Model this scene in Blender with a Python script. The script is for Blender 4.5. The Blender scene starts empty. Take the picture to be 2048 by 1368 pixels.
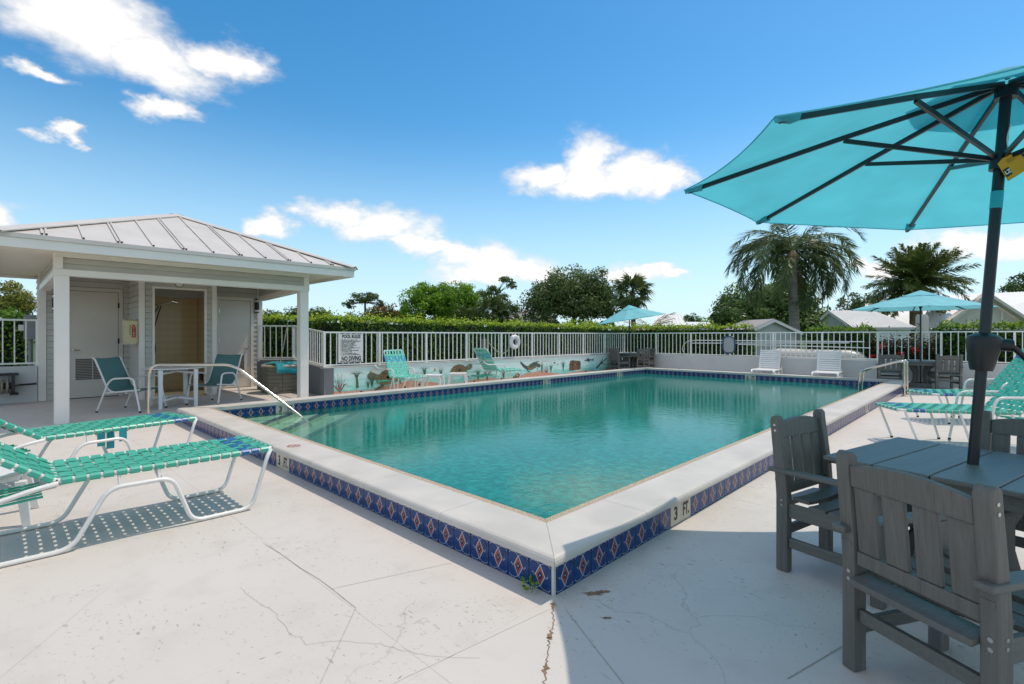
import bpy, math, random
import numpy as np
from mathutils import Vector, Matrix

PI = math.pi
R = math.radians
random.seed(7)
RNG = np.random.default_rng(11)
S = bpy.context.scene
COL = S.collection

# ------------------------------------------------------------------ camera
YAW = 44.1605                       # heading, degrees from +X (pool's long axis)
CAM = (-1.941, -1.595, 1.30)
cd = bpy.data.cameras.new('camera')
cam = bpy.data.objects.new('camera', cd)
COL.objects.link(cam)
cam.location = CAM
cam.rotation_euler = (R(90), 0, R(YAW - 90))
cd.sensor_width = 36
cd.lens = 36 * 1004 / 2048
cd.shift_y = -13 / 2048
cd.clip_start = 0.05
cd.clip_end = 3000
S.camera = cam
S.render.resolution_x, S.render.resolution_y = 1024, 684
S.view_settings.view_transform = 'Standard'
S.view_settings.look = 'None'
S.view_settings.gamma = 1
S.view_settings.use_curve_mapping = False
S.view_settings.exposure = 0.53

# ------------------------------------------------------------------ sun and sky
SUN_DIR = Vector((0.465, -0.112, 1.0)).normalized()      # towards the sun
sl = bpy.data.lights.new('sun', 'SUN')
sl.energy = 2.0
sl.angle = R(0.5)
sl.color = (1.0, 0.892, 0.745)
sun = bpy.data.objects.new('sun', sl)
COL.objects.link(sun)
sun.rotation_euler = SUN_DIR.to_track_quat('Z', 'Y').to_euler()
sun.location = (0, 0, 30)

W = bpy.data.worlds.new('World')
S.world = W
W.use_nodes = True
wn, wl = W.node_tree.nodes, W.node_tree.links
wn.clear()


def wnode(t, **k):
    n = wn.new(t)
    for a, b in k.items():
        setattr(n, a, b)
    return n


wout = wnode('ShaderNodeOutputWorld')
sky = wnode('ShaderNodeTexSky', sky_type='NISHITA')
sky.sun_disc = False
sky.sun_elevation = math.asin(SUN_DIR.z)
sky.sun_rotation = math.atan2(SUN_DIR.x, SUN_DIR.y)
sky.altitude = 0
sky.air_density = 1.0
sky.dust_density = 0.25
sky.ozone_density = 2.2
hs = wnode('ShaderNodeHueSaturation')
hs.inputs['Saturation'].default_value = 1.38
wl.new(sky.outputs[0], hs.inputs['Color'])
bg = wnode('ShaderNodeBackground')
bg.inputs[1].default_value = 0.15
tc = wnode('ShaderNodeTexCoord')
fwd = (math.cos(R(YAW)), math.sin(R(YAW)), 0)
rgt = (math.sin(R(YAW)), -math.cos(R(YAW)), 0)


def vm(op, a=None, b=None):
    n = wnode('ShaderNodeVectorMath', operation=op)
    for i, x in enumerate((a, b)):
        if x is None:
            continue
        if isinstance(x, tuple):
            n.inputs[i].default_value = x
        else:
            wl.new(x, n.inputs[i])
    return n


def ma(op, a=None, b=None, c=None):
    n = wnode('ShaderNodeMath', operation=op)
    for i, x in enumerate((a, b, c)):
        if x is None:
            continue
        if isinstance(x, (int, float)):
            n.inputs[i].default_value = x
        else:
            wl.new(x, n.inputs[i])
    return n.outputs[0]


dirv = tc.outputs['Generated']
df = vm('DOT_PRODUCT', dirv, fwd).outputs['Value']
dr = vm('DOT_PRODUCT', dirv, rgt).outputs['Value']
az = ma('ARCTAN2', dr, df)
sx = wnode('ShaderNodeSeparateXYZ')
wl.new(dirv, sx.inputs[0])
el = ma('ARCSINE', sx.outputs['Z'])
hzn = wnode('ShaderNodeMapRange', interpolation_type='SMOOTHSTEP')
hzn.inputs['From Min'].default_value = R(24)
hzn.inputs['From Max'].default_value = R(-4)
hzn.inputs['To Max'].default_value = .95
wl.new(el, hzn.inputs['Value'])
hmx = wnode('ShaderNodeMix', data_type='RGBA')
hmx.inputs[7].default_value = (2.9, 4.5, 6.5, 1)
wl.new(hzn.outputs[0], hmx.inputs[0])
wl.new(hs.outputs[0], hmx.inputs[6])
tint = wnode('ShaderNodeMix', data_type='RGBA', blend_type='MULTIPLY')
tint.inputs[0].default_value = 1
tint.inputs[7].default_value = (.98, .90, .76, 1)
wl.new(hmx.outputs[2], tint.inputs[6])
wl.new(tint.outputs[2], bg.inputs[0])
cx = wnode('ShaderNodeCombineXYZ')
wl.new(az, cx.inputs[0])
wl.new(el, cx.inputs[1])
ae = cx.outputs[0]
# (azimuth, elevation, half width, half height) of each cumulus, degrees; seen ones first, then unseen ones, mostly added for fill light
CLOUDS = [(-40.5, 25.5, 8, 3.6), (-35.5, 24.0, 6.5, 2.4), (-30.5, 25.5, 4.5, 1.8), (-43, 29, 6, 3.0), (-34.2, 20.6, 2.6, 1.4),
          (-41.0, 16.6, 1.7, .75), (-43.5, 20.5, 3.0, .7),
          (8.5, 18.4, 4.2, 3.5), (4, 17.2, 5.8, 1.8), (13.5, 17.2, 4.6, 2.6), (17, 17.0, 3.4, 2.0), (10.5, 16.6, 9.0, 1.4),
          (-14.5, 11.9, 6.0, 2.0), (-19.5, 12.6, 4.5, 1.6), (-10.5, 10.2, 4.5, 1.5), (-26, 11.0, 2.6, 1.5),
          (-7, 9.4, 4.0, 1.7), (-2.5, 8.3, 5.5, 2.3), (2.0, 8.0, 4.5, 1.9), (-4.5, 7.2, 6.5, 1.5),
          (13, 6.6, 4.5, 1.2), (16, 6.9, 2.6, 1.1), (18, 6.2, 2.6, 0.8),
          (41.5, 7.6, 4.2, 1.2), (45, 7.2, 3.0, 1.2), (36, 6.0, 2.5, .8),
          (-46.5, 9.2, 3.2, 2.0),
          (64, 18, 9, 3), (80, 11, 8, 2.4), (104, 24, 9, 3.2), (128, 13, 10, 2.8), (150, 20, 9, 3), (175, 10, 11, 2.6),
          (70, 38, 13, 6), (110, 46, 15, 7), (150, 40, 14, 6), (-170, 50, 16, 7), (-130, 42, 14, 6), (-95, 48, 15, 7), (-66, 36, 11, 5), (30, 52, 18, 8), (-20, 58, 20, 8), (0, 76, 60, 8), (120, 74, 50, 8), (-110, 72, 40, 8), (60, 62, 20, 7), (-65, 60, 22, 8), (140, 60, 20, 7), (-140, 62, 24, 8), (180, 36, 14, 7), (92, 18, 9, 4), (120, 32, 12, 6), (-110, 28, 12, 5), (165, 22, 11, 4), (-165, 20, 10, 4), (-75, 12, 8, 3), (75, 27, 13, 6), (98, 38, 15, 7), (128, 27, 14, 6), (158, 32, 15, 7), (-178, 24, 15, 6), (-150, 44, 18, 8), (-125, 30, 13, 6), (-100, 36, 14, 6), (-78, 26, 11, 5), (170, 56, 22, 9), (100, 60, 24, 9), (-100, 60, 24, 9), (-120, 8, 9, 2.6), (140, 9, 8, 2.4), (88, 30, 10, 4), (-150, 30, 11, 4), (-66, 15, 8, 2.6), (-86, 24, 10, 3.4), (-110, 11, 9, 2.4), (-132, 19, 9, 3), (-155, 12, 8, 2.4)]  # unseen clouds beside, behind and overhead, mostly added to brighten the shade
acc = None
wn1 = wnode('ShaderNodeTexNoise')
wn1.inputs['Scale'].default_value = 9
wn1.inputs['Detail'].default_value = 6
wn1.inputs['Roughness'].default_value = .58
mpv = vm('MULTIPLY', dirv, (1, 1, 1.7))
wl.new(mpv.outputs[0], wn1.inputs['Vector'])
wob = vm('SUBTRACT', wn1.outputs['Color'], (.5, .5, .5))
wob2 = vm('MULTIPLY', wob.outputs[0], (.20, .085, 0))
aew = vm('ADD', ae, wob2.outputs[0]).outputs[0]
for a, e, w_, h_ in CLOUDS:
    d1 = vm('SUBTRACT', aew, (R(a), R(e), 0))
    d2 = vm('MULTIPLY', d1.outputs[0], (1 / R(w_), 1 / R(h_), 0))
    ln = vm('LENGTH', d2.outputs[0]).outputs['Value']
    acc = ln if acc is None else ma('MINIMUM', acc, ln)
wn2 = wnode('ShaderNodeTexNoise')
wn2.inputs['Scale'].default_value = 26
wn2.inputs['Detail'].default_value = 7
wn2.inputs['Roughness'].default_value = .62
wl.new(mpv.outputs[0], wn2.inputs['Vector'])
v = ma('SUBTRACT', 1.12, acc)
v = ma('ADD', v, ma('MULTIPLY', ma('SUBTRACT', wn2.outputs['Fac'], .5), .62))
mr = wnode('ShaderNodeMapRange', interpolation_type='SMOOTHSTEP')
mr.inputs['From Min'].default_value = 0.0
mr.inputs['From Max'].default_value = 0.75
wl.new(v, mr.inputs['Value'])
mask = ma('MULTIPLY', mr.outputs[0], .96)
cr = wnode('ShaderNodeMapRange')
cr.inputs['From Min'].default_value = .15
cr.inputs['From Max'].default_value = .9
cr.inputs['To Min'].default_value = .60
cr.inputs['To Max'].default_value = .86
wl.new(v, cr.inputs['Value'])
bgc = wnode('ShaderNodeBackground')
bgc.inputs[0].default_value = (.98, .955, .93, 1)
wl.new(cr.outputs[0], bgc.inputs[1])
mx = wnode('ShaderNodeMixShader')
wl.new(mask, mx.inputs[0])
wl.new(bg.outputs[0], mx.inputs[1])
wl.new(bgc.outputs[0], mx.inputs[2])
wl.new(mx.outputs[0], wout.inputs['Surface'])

S.cycles.max_bounces = 8
S.cycles.transparent_max_bounces = 16
S.cycles.caustics_reflective = False
S.cycles.caustics_refractive = False
S.cycles.sample_clamp_indirect = 6
S.cycles.use_denoising = True


# ------------------------------------------------------------------ materials
def new_mat(name):
    m = bpy.data.materials.new(name)
    m.use_nodes = True
    nt = m.node_tree
    return m, nt, nt.nodes['Principled BSDF']


def mat(name, col, rough=.6, var=.12, scale=6, col2=None, bump=0, bscale=80, metal=0, spec=.5, stretch=(1, 1, 1), detail=5,
        lo=.35, hi=.65, trans=0, coat=0):
    """Principled with a noise-mottled base colour and fine relief."""
    m, nt, p = new_mat(name)
    n, l = nt.nodes, nt.links
    t = n.new('ShaderNodeTexCoord')
    mp = n.new('ShaderNodeMapping')
    mp.inputs['Scale'].default_value = stretch
    l.new(t.outputs['Object'], mp.inputs[0])
    nz = n.new('ShaderNodeTexNoise')
    nz.inputs['Scale'].default_value = scale
    nz.inputs['Detail'].default_value = detail
    l.new(mp.outputs[0], nz.inputs['Vector'])
    mr = n.new('ShaderNodeMapRange')
    mr.inputs['From Min'].default_value = lo
    mr.inputs['From Max'].default_value = hi
    l.new(nz.outputs['Fac'], mr.inputs['Value'])
    mix = n.new('ShaderNodeMix')
    mix.data_type = 'RGBA'
    l.new(mr.outputs[0], mix.inputs[0])
    c2 = col2 or tuple(c * (1 - var) for c in col)
    mix.inputs[6].default_value = (*col, 1)
    mix.inputs[7].default_value = (*c2, 1)
    l.new(mix.outputs[2], p.inputs['Base Color'])
    p.inputs['Roughness'].default_value = rough
    p.inputs['Metallic'].default_value = metal
    p.inputs['Specular IOR Level'].default_value = spec
    p.inputs['Coat Weight'].default_value = coat
    if bump:
        nb = n.new('ShaderNodeTexNoise')
        nb.inputs['Scale'].default_value = bscale
        nb.inputs['Detail'].default_value = 4
        l.new(mp.outputs[0], nb.inputs['Vector'])
        b = n.new('ShaderNodeBump')
        b.inputs['Strength'].default_value = bump
        b.inputs['Distance'].default_value = .01
        l.new(nb.outputs['Fac'], b.inputs['Height'])
        l.new(b.outputs[0], p.inputs['Normal'])
    if trans:
        tr = n.new('ShaderNodeBsdfTranslucent')
        l.new(mix.outputs[2], tr.inputs[0])
        ms = n.new('ShaderNodeMixShader')
        ms.inputs[0].default_value = trans
        l.new(p.outputs[0], ms.inputs[1])
        l.new(tr.outputs[0], ms.inputs[2])
        l.new(ms.outputs[0], n['Material Output'].inputs['Surface'])
    return m


def leaf_mat(name, dark, light, young=None, trans=.3, rough=.45):
    """Leaves: every leaf carries its own tone (0..1) in the mesh attribute 'tone'."""
    m, nt, p = new_mat(name)
    n, l = nt.nodes, nt.links
    at = n.new('ShaderNodeAttribute')
    at.attribute_name = 'tone'
    rp = n.new('ShaderNodeValToRGB')
    e = rp.color_ramp.elements
    e[0].position, e[0].color = 0, (*dark, 1)
    e[1].position, e[1].color = .62, (*light, 1)
    if young:
        x = e.new(1.0)
        x.color = (*young, 1)
    l.new(at.outputs['Fac'], rp.inputs[0])
    l.new(rp.outputs[0], p.inputs['Base Color'])
    p.inputs['Roughness'].default_value = rough
    p.inputs['Specular IOR Level'].default_value = .22
    tr = n.new('ShaderNodeBsdfTranslucent')
    l.new(rp.outputs[0], tr.inputs[0])
    ms = n.new('ShaderNodeMixShader')
    ms.inputs[0].default_value = trans
    l.new(p.outputs[0], ms.inputs[1])
    l.new(tr.outputs[0], ms.inputs[2])
    l.new(ms.outputs[0], n['Material Output'].inputs['Surface'])
    return m


def deck_mat():
    """Worn off-white deck paint: faint stains, pock marks and thin dark scuffs."""
    m, nt, p = new_mat('deck_paint')
    n, l = nt.nodes, nt.links
    t = n.new('ShaderNodeTexCoord')
    g = n.new('ShaderNodeNewGeometry')

    def noise(scale, det=5, stretch=(1, 1, 1), rough=.5):
        mp = n.new('ShaderNodeMapping')
        mp.inputs['Scale'].default_value = stretch
        l.new(g.outputs['Position'], mp.inputs[0])
        z = n.new('ShaderNodeTexNoise')
        z.inputs['Scale'].default_value = scale
        z.inputs['Detail'].default_value = det
        z.inputs['Roughness'].default_value = rough
        l.new(mp.outputs[0], z.inputs['Vector'])
        return z.outputs['Fac']

    def rng(x, a, b, c=0, d=1):
        r = n.new('ShaderNodeMapRange')
        for k, v in zip(('From Min', 'From Max', 'To Min', 'To Max'), (a, b, c, d)):
            r.inputs[k].default_value = v
        l.new(x, r.inputs['Value'])
        return r.outputs[0]

    def mixc(f, a, b):
        x = n.new('ShaderNodeMix')
        x.data_type = 'RGBA'
        l.new(f, x.inputs[0])
        if isinstance(a, tuple):
            x.inputs[6].default_value = (*a, 1)
        else:
            l.new(a, x.inputs[6])
        x.inputs[7].default_value = (*b, 1)
        return x.outputs[2]

    def mul(a, b):
        x = n.new('ShaderNodeMath')
        x.operation = 'MULTIPLY'
        l.new(a, x.inputs[0])
        l.new(b, x.inputs[1])
        return x.outputs[0]
    c = mixc(rng(noise(.9, 4), .35, .7), (.61, .56, .51), (.575, .525, .475))
    c = mixc(rng(noise(4.5, 6), .52, .8), c, (.54, .487, .435))
    # paint worn off in short directional dashes, in patches
    dash = mul(rng(noise(52, 2, (1, .32, 1)), .62, .67), rng(noise(1.7, 3), .46, .60))
    c = mixc(mul(dash, rng(noise(11, 2), .40, .62)), c, (.34, .31, .275))
    dash2 = mul(rng(noise(85, 2, (.4, 1, 1)), .66, .70), rng(noise(2.6, 2), .46, .6))
    c = mixc(dash2, c, (.29, .26, .23))
    # pock marks
    v = n.new('ShaderNodeTexVoronoi')
    v.inputs['Scale'].default_value = 3.1
    v.inputs['Randomness'].default_value = 1
    l.new(g.outputs['Position'], v.inputs['Vector'])
    c = mixc(rng(v.outputs['Distance'], .007, .011, 1, 0), c, (.10, .085, .07))
    v2 = n.new('ShaderNodeTexVoronoi')
    v2.inputs['Scale'].default_value = 7.5
    l.new(g.outputs['Position'], v2.inputs['Vector'])
    c = mixc(mul(rng(v2.outputs['Distance'], .013, .022, 1, 0), rng(noise(1.2, 2), .45, .5)), c, (.24, .2, .17))
    # hairline cracks
    v3 = n.new('ShaderNodeTexVoronoi')
    v3.feature = 'DISTANCE_TO_EDGE'
    v3.inputs['Scale'].default_value = .55
    mv = n.new('ShaderNodeVectorMath')
    mv.operation = 'ADD'
    nn = n.new('ShaderNodeTexNoise')
    nn.inputs['Scale'].default_value = 2.2
    nn.inputs['Detail'].default_value = 6
    l.new(g.outputs['Position'], nn.inputs['Vector'])
    sc = n.new('ShaderNodeVectorMath')
    sc.operation = 'SCALE'
    sc.inputs['Scale'].default_value = .55
    l.new(nn.outputs['Color'], sc.inputs[0])
    l.new(g.outputs['Position'], mv.inputs[0])
    l.new(sc.outputs[0], mv.inputs[1])
    l.new(mv.outputs[0], v3.inputs['Vector'])
    c = mixc(mul(rng(v3.outputs['Distance'], .0012, .0030, .6, 0), rng(noise(.7, 2), .45, .58)), c, (.42, .38, .34))
    l.new(c, p.inputs['Base Color'])
    p.inputs['Roughness'].default_value = .62
    p.inputs['Specular IOR Level'].default_value = .3
    b = n.new('ShaderNodeBump')
    b.inputs['Strength'].default_value = .25
    b.inputs['Distance'].default_value = .004
    l.new(noise(55, 6), b.inputs['Height'])
    l.new(b.outputs[0], p.inputs['Normal'])
    return m


M = {}
M['deck'] = deck_mat()
M['joint'] = mat('joint_filler', (.60, .55, .49), .8, .35, 9)
M['coping'] = mat('coping_paint', (.615, .565, .505), .5, .15, 3, bump=.12, bscale=40)
M['aggregate'] = mat('exposed_aggregate', (.62, .50, .36), .8, col2=(.22, .16, .11), scale=130, detail=2, lo=.42, hi=.6, bump=.5, bscale=160)
M['grout'] = mat('tile_grout', (.50, .46, .39), .8, .3, 14)
M['tile_blue'] = mat('tile_blue_glaze', (.007, .034, .14), .25, col2=(.014, .062, .20), scale=30, spec=.3)
M['tile_white'] = mat('tile_white_line', (.62, .64, .70), .2)
M['tile_pink'] = mat('tile_coral_glaze', (.33, .085, .075), .2, .3, 60)
M['tile_dark'] = mat('tile_dark_star', (.01, .02, .07), .2)
M['tile_cream'] = mat('tile_cream', (.60, .54, .44), .3, .1, 10)
M['ink'] = mat('black_lettering', (.012, .012, .013), .5)
M['red'] = mat('red_print', (.45, .03, .02), .5)
M['plaster'] = mat('pool_plaster', (.04, .40, .34), .7, .22, 2.5)
M['step'] = mat('step_plaster', (.70, .72, .54), .7, .15, 3)
M['navy'] = mat('navy_tile', (.012, .02, .075), .3)
M['siding'] = mat('vinyl_siding', (.56, .53, .475), .55, .06, 3, bump=.05)
M['white'] = mat('white_trim', (.86, .80, .73), .45, .05, 3)
M['door'] = mat('door_paint', (.66, .60, .52), .5, .06, 2)
M['door2'] = mat('door_paint_pale', (.76, .71, .65), .5, .05, 2)
M['roof'] = mat('roof_metal', (.64, .59, .54), .45, .10, 2, spec=.5)
M['soffit'] = mat('soffit_vinyl', (.80, .74, .64), .6, .05)
M['slot'] = mat('dark_slot', (.03, .03, .03), .8)
M['louvre'] = mat('bronze_louvre', (.17, .145, .12), .5, .15)
M['black'] = mat('black_metal', (.012, .012, .013), .4)
M['chrome'] = mat('stainless_steel', (.66, .61, .53), .16, .08, 20, metal=1)
M['shower_tile'] = mat('shower_tile', (.62, .44, .22), .22, .12, 5)
M['shower_grout'] = mat('shower_grout', (.46, .36, .22), .8)
M['cream'] = mat('cream_plastic', (.66, .58, .34), .45, .05)
M['fence'] = mat('fence_white', (.86, .85, .80), .4, .06, 5)
M['wall_grey'] = mat('wall_grey_paint', (.60, .59, .57), .7, .08, 2, bump=.08, bscale=30)
M['wall_cap'] = mat('wall_cap', (.60, .57, .53), .7, .1, 4)
M['wall_side'] = mat('wall_slate_paint', (.17, .18, .19), .7, .10, 2)
M['strap'] = mat('strap_green', (.055, .42, .30), .38, .10, 9)
M['strap_blue'] = mat('strap_blue', (.010, .125, .34), .38, .1, 9)
M['strap_teal'] = mat('strap_teal', (.01, .28, .32), .38, .1, 9)
M['mint'] = mat('strap_mint', (.17, .60, .48), .4, .1, 9)
M['aqua'] = mat('strap_aqua', (.07, .40, .56), .4, .1, 9)
M['frame'] = mat('frame_white', (.80, .77, .73), .35, .05)
M['plastic'] = mat('white_plastic', (.76, .75, .73), .35, .04)
M['lumber'] = mat('grey_poly_lumber', (.160, .150, .130), .5, col2=(.120, .112, .097), scale=60, stretch=(1, 1, .045), detail=8, bump=.4, bscale=150, lo=.3, hi=.7)
M['lumber_x'] = mat('grey_poly_lumber_boards', (.150, .145, .128), .42, col2=(.120, .116, .102), scale=60, stretch=(.045, 1, 1), detail=8, bump=.3, bscale=150, lo=.3, hi=.7)
M['bolt'] = mat('bolt_steel', (.60, .59, .56), .3, metal=1)
M['pole'] = mat('pole_charcoal', (.014, .017, .021), .35, .2, 10)
M['canopy'] = mat('canopy_turquoise', (.115, .60, .70), .8, .13, 3.5, trans=.52, bump=.12, bscale=340, detail=8)
M['canopy2'] = mat('canopy_aqua_faded', (.27, .72, .80), .8, .10, 4, trans=.35, bump=.1, bscale=300)
M['tag'] = mat('orange_card', (.75, .36, .01), .6, .1)
M['sling'] = mat('sling_teal', (.085, .205, .205), .7, .12, 200)
M['foot'] = mat('rubber_foot', (.01, .01, .01), .7)
M['tub'] = mat('tub_taupe', (.215, .195, .15), .6, .12, 6)
M['tub_rim'] = mat('tub_rim', (.52, .43, .32), .5, .1)
M['vinyl'] = mat('turquoise_vinyl', (.025, .36, .43), .2, .08, 5, coat=.4)
M['wood'] = mat('weathered_wood', (.30, .27, .22), .8, .35, 8, stretch=(1, 1, .15))
M['sign'] = mat('sign_white', (.84, .79, .75), .45, .06, 4)
M['ring'] = mat('ring_white', (.78, .74, .74), .5, .05)
M['rope'] = mat('rope_beige', (.48, .45, .38), .9)
M['net'] = mat('net_mesh', (.42, .43, .44), .8, .2, 60)
M['net_blue'] = mat('net_frame_blue', (.03, .08, .17), .4)
M['grass'] = mat('lawn_grass', (.07, .13, .025), .9, .5, 4, bump=.6, bscale=60)
M['bark'] = mat('bark_brown', (.12, .095, .07), .9, .4, 6, bump=.5, bscale=20, stretch=(1, 1, .3))
M['palm_bark'] = mat('palm_bark_grey', (.27, .24, .20), .9, .35, 5, bump=.5, bscale=18, stretch=(.3, .3, 3.5))
M['boot'] = mat('palm_boot', (.28, .20, .11), .9, .4, 10)
M['core'] = mat('hedge_stems', (.012, .018, .006), .95, .3, 5)
M['tin'] = mat('white_tin_roof', (.84, .82, .78), .4, .05, 2)
M['tan'] = mat('house_wall_cream', (.68, .61, .53), .7, .06, 2)
M['shed'] = mat('shed_siding', (.52, .51, .47), .6, .06)
M['shingle'] = mat('grey_shingle', (.36, .34, .33), .8, .15, 4)
M['boat'] = mat('boat_white', (.62, .59, .54), .35, .06, 3)
M['hose'] = mat('hose_tan', (.30, .27, .19), .6, .2, 10)
M['elec'] = mat('grey_box', (.30, .31, .32), .5, .05)
L = {}
L['hedge'] = leaf_mat('hedge_leaf', (.026, .070, .009), (.125, .26, .020), (.60, .68, .05), .34, .55)
L['lime'] = leaf_mat('lime_leaf', (.05, .115, .010), (.20, .37, .028), (.36, .52, .045), .36, .55)
L['oak'] = leaf_mat('oak_leaf', (.045, .072, .018), (.145, .20, .055), (.25, .29, .11), .25, .5)
L['mango'] = leaf_mat('mango_leaf', (.025, .062, .014), (.14, .22, .06), (.36, .42, .12), .24, .4)
L['dark'] = leaf_mat('dark_leaf', (.028, .055, .012), (.085, .14, .032), (.16, .20, .065), .24, .55)
L['olive'] = leaf_mat('olive_leaf', (.05, .07, .010), (.20, .22, .035), (.42, .36, .08), .3)
L['flame'] = leaf_mat('flame_leaf', (.025, .06, .010), (.075, .13, .02), (.55, .13, .02), .25)
L['croton'] = leaf_mat('croton_leaf', (.03, .03, .014), (.085, .07, .03), (.26, .09, .07), .25)
L['palm'] = leaf_mat('palm_leaflet', (.055, .088, .026), (.18, .235, .09), (.36, .39, .20), .3, .35)
L['date'] = leaf_mat('date_leaflet', (.04, .07, .014), (.16, .21, .05), (.36, .38, .14), .28, .35)
L['fan'] = leaf_mat('fan_leaflet', (.04, .07, .018), (.125, .17, .05), (.22, .26, .10), .22)
L['dead'] = leaf_mat('dead_frond', (.10, .07, .03), (.22, .15, .07), (.34, .22, .09), .2)
L['gold'] = leaf_mat('golden_frond', (.10, .09, .02), (.30, .22, .04), (.45, .27, .05), .3)
L['red'] = leaf_mat('red_petal', (.25, .01, .01), (.5, .015, .015), (.6, .05, .03), .3)


# ------------------------------------------------------------------ mesh helpers
class MB:
    def __init__(s):
        s.v, s.f, s.m = [], [], []

    def add(s, vs, fs, m=0):
        k = len(s.v)
        s.v += [tuple(p) for p in vs]
        s.f += [tuple(i + k for i in f) for f in fs]
        s.m += [m] * len(fs)
        return s

    def box(s, x0, x1, y0, y1, z0, z1, m=0):
        vs = [(x, y, z) for z in (z0, z1) for y in (y0, y1) for x in (x0, x1)]
        return s.add(vs, [(0, 2, 3, 1), (4, 5, 7, 6), (0, 1, 5, 4), (2, 6, 7, 3), (0, 4, 6, 2), (1, 3, 7, 5)], m)

    def hexa(s, a, b, m=0):
        """8 corners: quad a (bottom, ccw from above) and quad b (top)"""
        return s.add(list(a) + list(b), [(3, 2, 1, 0), (4, 5, 6, 7), (0, 1, 5, 4), (1, 2, 6, 5), (2, 3, 7, 6), (3, 0, 4, 7)], m)

    def beam(s, p, q, w, h, up=(0, 0, 1), m=0):
        p, q, up = Vector(p), Vector(q), Vector(up)
        d = (q - p).normalized()
        x = d.cross(up).normalized() * w / 2
        z = x.cross(d).normalized() * h / 2
        a = [p - x - z, p + x - z, p + x + z, p - x + z]
        b = [v + (q - p) for v in a]
        return s.add(a + b, [(0, 1, 2, 3), (7, 6, 5, 4), (0, 4, 5, 1), (1, 5, 6, 2), (2, 6, 7, 3), (3, 7, 4, 0)], m)

    def tube(s, path, r, n=8, closed=False, m=0, cap=True, rs=None):
        P = [Vector(p) for p in path]
        N = len(P)
        rings = []
        up = None
        for i in range(N):
            if closed:
                t = (P[(i + 1) % N] - P[i - 1]).normalized()
            else:
                t = (P[min(i + 1, N - 1)] - P[max(i - 1, 0)]).normalized()
            if up is None:
                up = Vector((0, 0, 1)) if abs(t.z) < .9 else Vector((1, 0, 0))
            up = (up - t * up.dot(t))
            if up.length < 1e-6:
                up = t.orthogonal()
            up.normalize()
            sd = t.cross(up)
            rr = rs[i] if rs else r
            rings.append([P[i] + (up * math.cos(2 * PI * k / n) + sd * math.sin(2 * PI * k / n)) * rr for k in range(n)])
        vs = [v for rg in rings for v in rg]
        fs = []
        for i in range(N if closed else N - 1):
            j = (i + 1) % N
            for k in range(n):
                k2 = (k + 1) % n
                fs.append((i * n + k, i * n + k2, j * n + k2, j * n + k))
        if cap and not closed:
            fs.append(tuple(range(n))[::-1])
            fs.append(tuple((N - 1) * n + k for k in range(n)))
        return s.add(vs, fs, m)

    def lathe(s, prof, n=16, c=(0, 0, 0), m=0, a0=0):
        vs, fs = [], []
        for r, z in prof:
            for k in range(n):
                a = 2 * PI * k / n + a0
                vs.append((c[0] + r * math.cos(a), c[1] + r * math.sin(a), c[2] + z))
        for i in range(len(prof) - 1):
            for k in range(n):
                k2 = (k + 1) % n
                fs.append((i * n + k, i * n + k2, (i + 1) * n + k2, (i + 1) * n + k))
        fs.append(tuple(range(n))[::-1])
        fs.append(tuple((len(prof) - 1) * n + k for k in range(n)))
        return s.add(vs, fs, m)

    def prism(s, poly, o, ux, uy, t, m=0):
        """polygon in the plane (o; ux, uy) extruded by the vector t"""
        o, ux, uy, t = Vector(o), Vector(ux), Vector(uy), Vector(t)
        a = [o + ux * x + uy * y for x, y in poly]
        n = len(a)
        flip = ux.cross(uy).dot(t) < 0
        fs = [tuple(range(n))[::-1], tuple(range(n, 2 * n))] + [(i, (i + 1) % n, (i + 1) % n + n, i + n) for i in range(n)]
        if flip:
            fs = [f[::-1] for f in fs]
        return s.add(a + [v + t for v in a], fs, m)

    def flat(s, poly, o, ux, uy, m=0):
        o, ux, uy = Vector(o), Vector(ux), Vector(uy)
        return s.add([o + ux * x + uy * y for x, y in poly], [tuple(range(len(poly)))], m)

    def mesh(s, name, mats, smooth=False):
        me = bpy.data.meshes.new(name)
        me.from_pydata(s.v, [], s.f)
        for x in (mats if isinstance(mats, (list, tuple)) else [mats]):
            me.materials.append(x)
        if len(me.materials) > 1:
            me.polygons.foreach_set('material_index', s.m)
        if smooth:
            me.polygons.foreach_set('use_smooth', [True] * len(me.polygons))
            try:
                me.set_sharp_from_angle(angle=R(40))
            except Exception:
                pass
        me.update()
        return me

    def build(s, name, mats, parent=None, smooth=False, bevel=0, world=False):
        if world and parent is not None:
            off = total_off(parent)
            s.v = [(x - off[0], y - off[1], z - off[2]) for x, y, z in s.v]
        return link(name, s.mesh(name, mats, smooth), parent, bevel)


def total_off(o):
    v = Vector(o.location)
    while o.parent:
        o = o.parent
        v = v + o.location
    return v


def link(name, me, parent=None, bevel=0, loc=None, rz=0):
    o = bpy.data.objects.new(name, me)
    COL.objects.link(o)
    o.parent = parent
    if loc is not None:
        o.location = loc
    if rz:
        o.rotation_euler.z = rz
    if bevel:
        b = o.modifiers.new('edge', 'BEVEL')
        b.width = bevel
        b.segments = 2
        b.limit_method = 'ANGLE'
    return o


def tag(o, label=None, cat=None, group=None, kind=None):
    if label:
        o['label'] = label
    if cat:
        o['category'] = cat
    if group:
        o['group'] = group
    if kind:
        o['kind'] = kind
    return o


def thing(name, loc, label, cat, group=None, rz=0):
    o = bpy.data.objects.new(name, None)
    COL.objects.link(o)
    o.location = loc
    o.rotation_euler.z = rz
    o.empty_display_size = .2
    return tag(o, label, cat, group)


KIDS = {}


def copy_tree(o, parent=None):
    c = o.copy()
    COL.objects.link(c)
    c.parent = parent
    for ch in [x for x in o.children]:
        copy_tree(ch, c)
    return c


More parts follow.
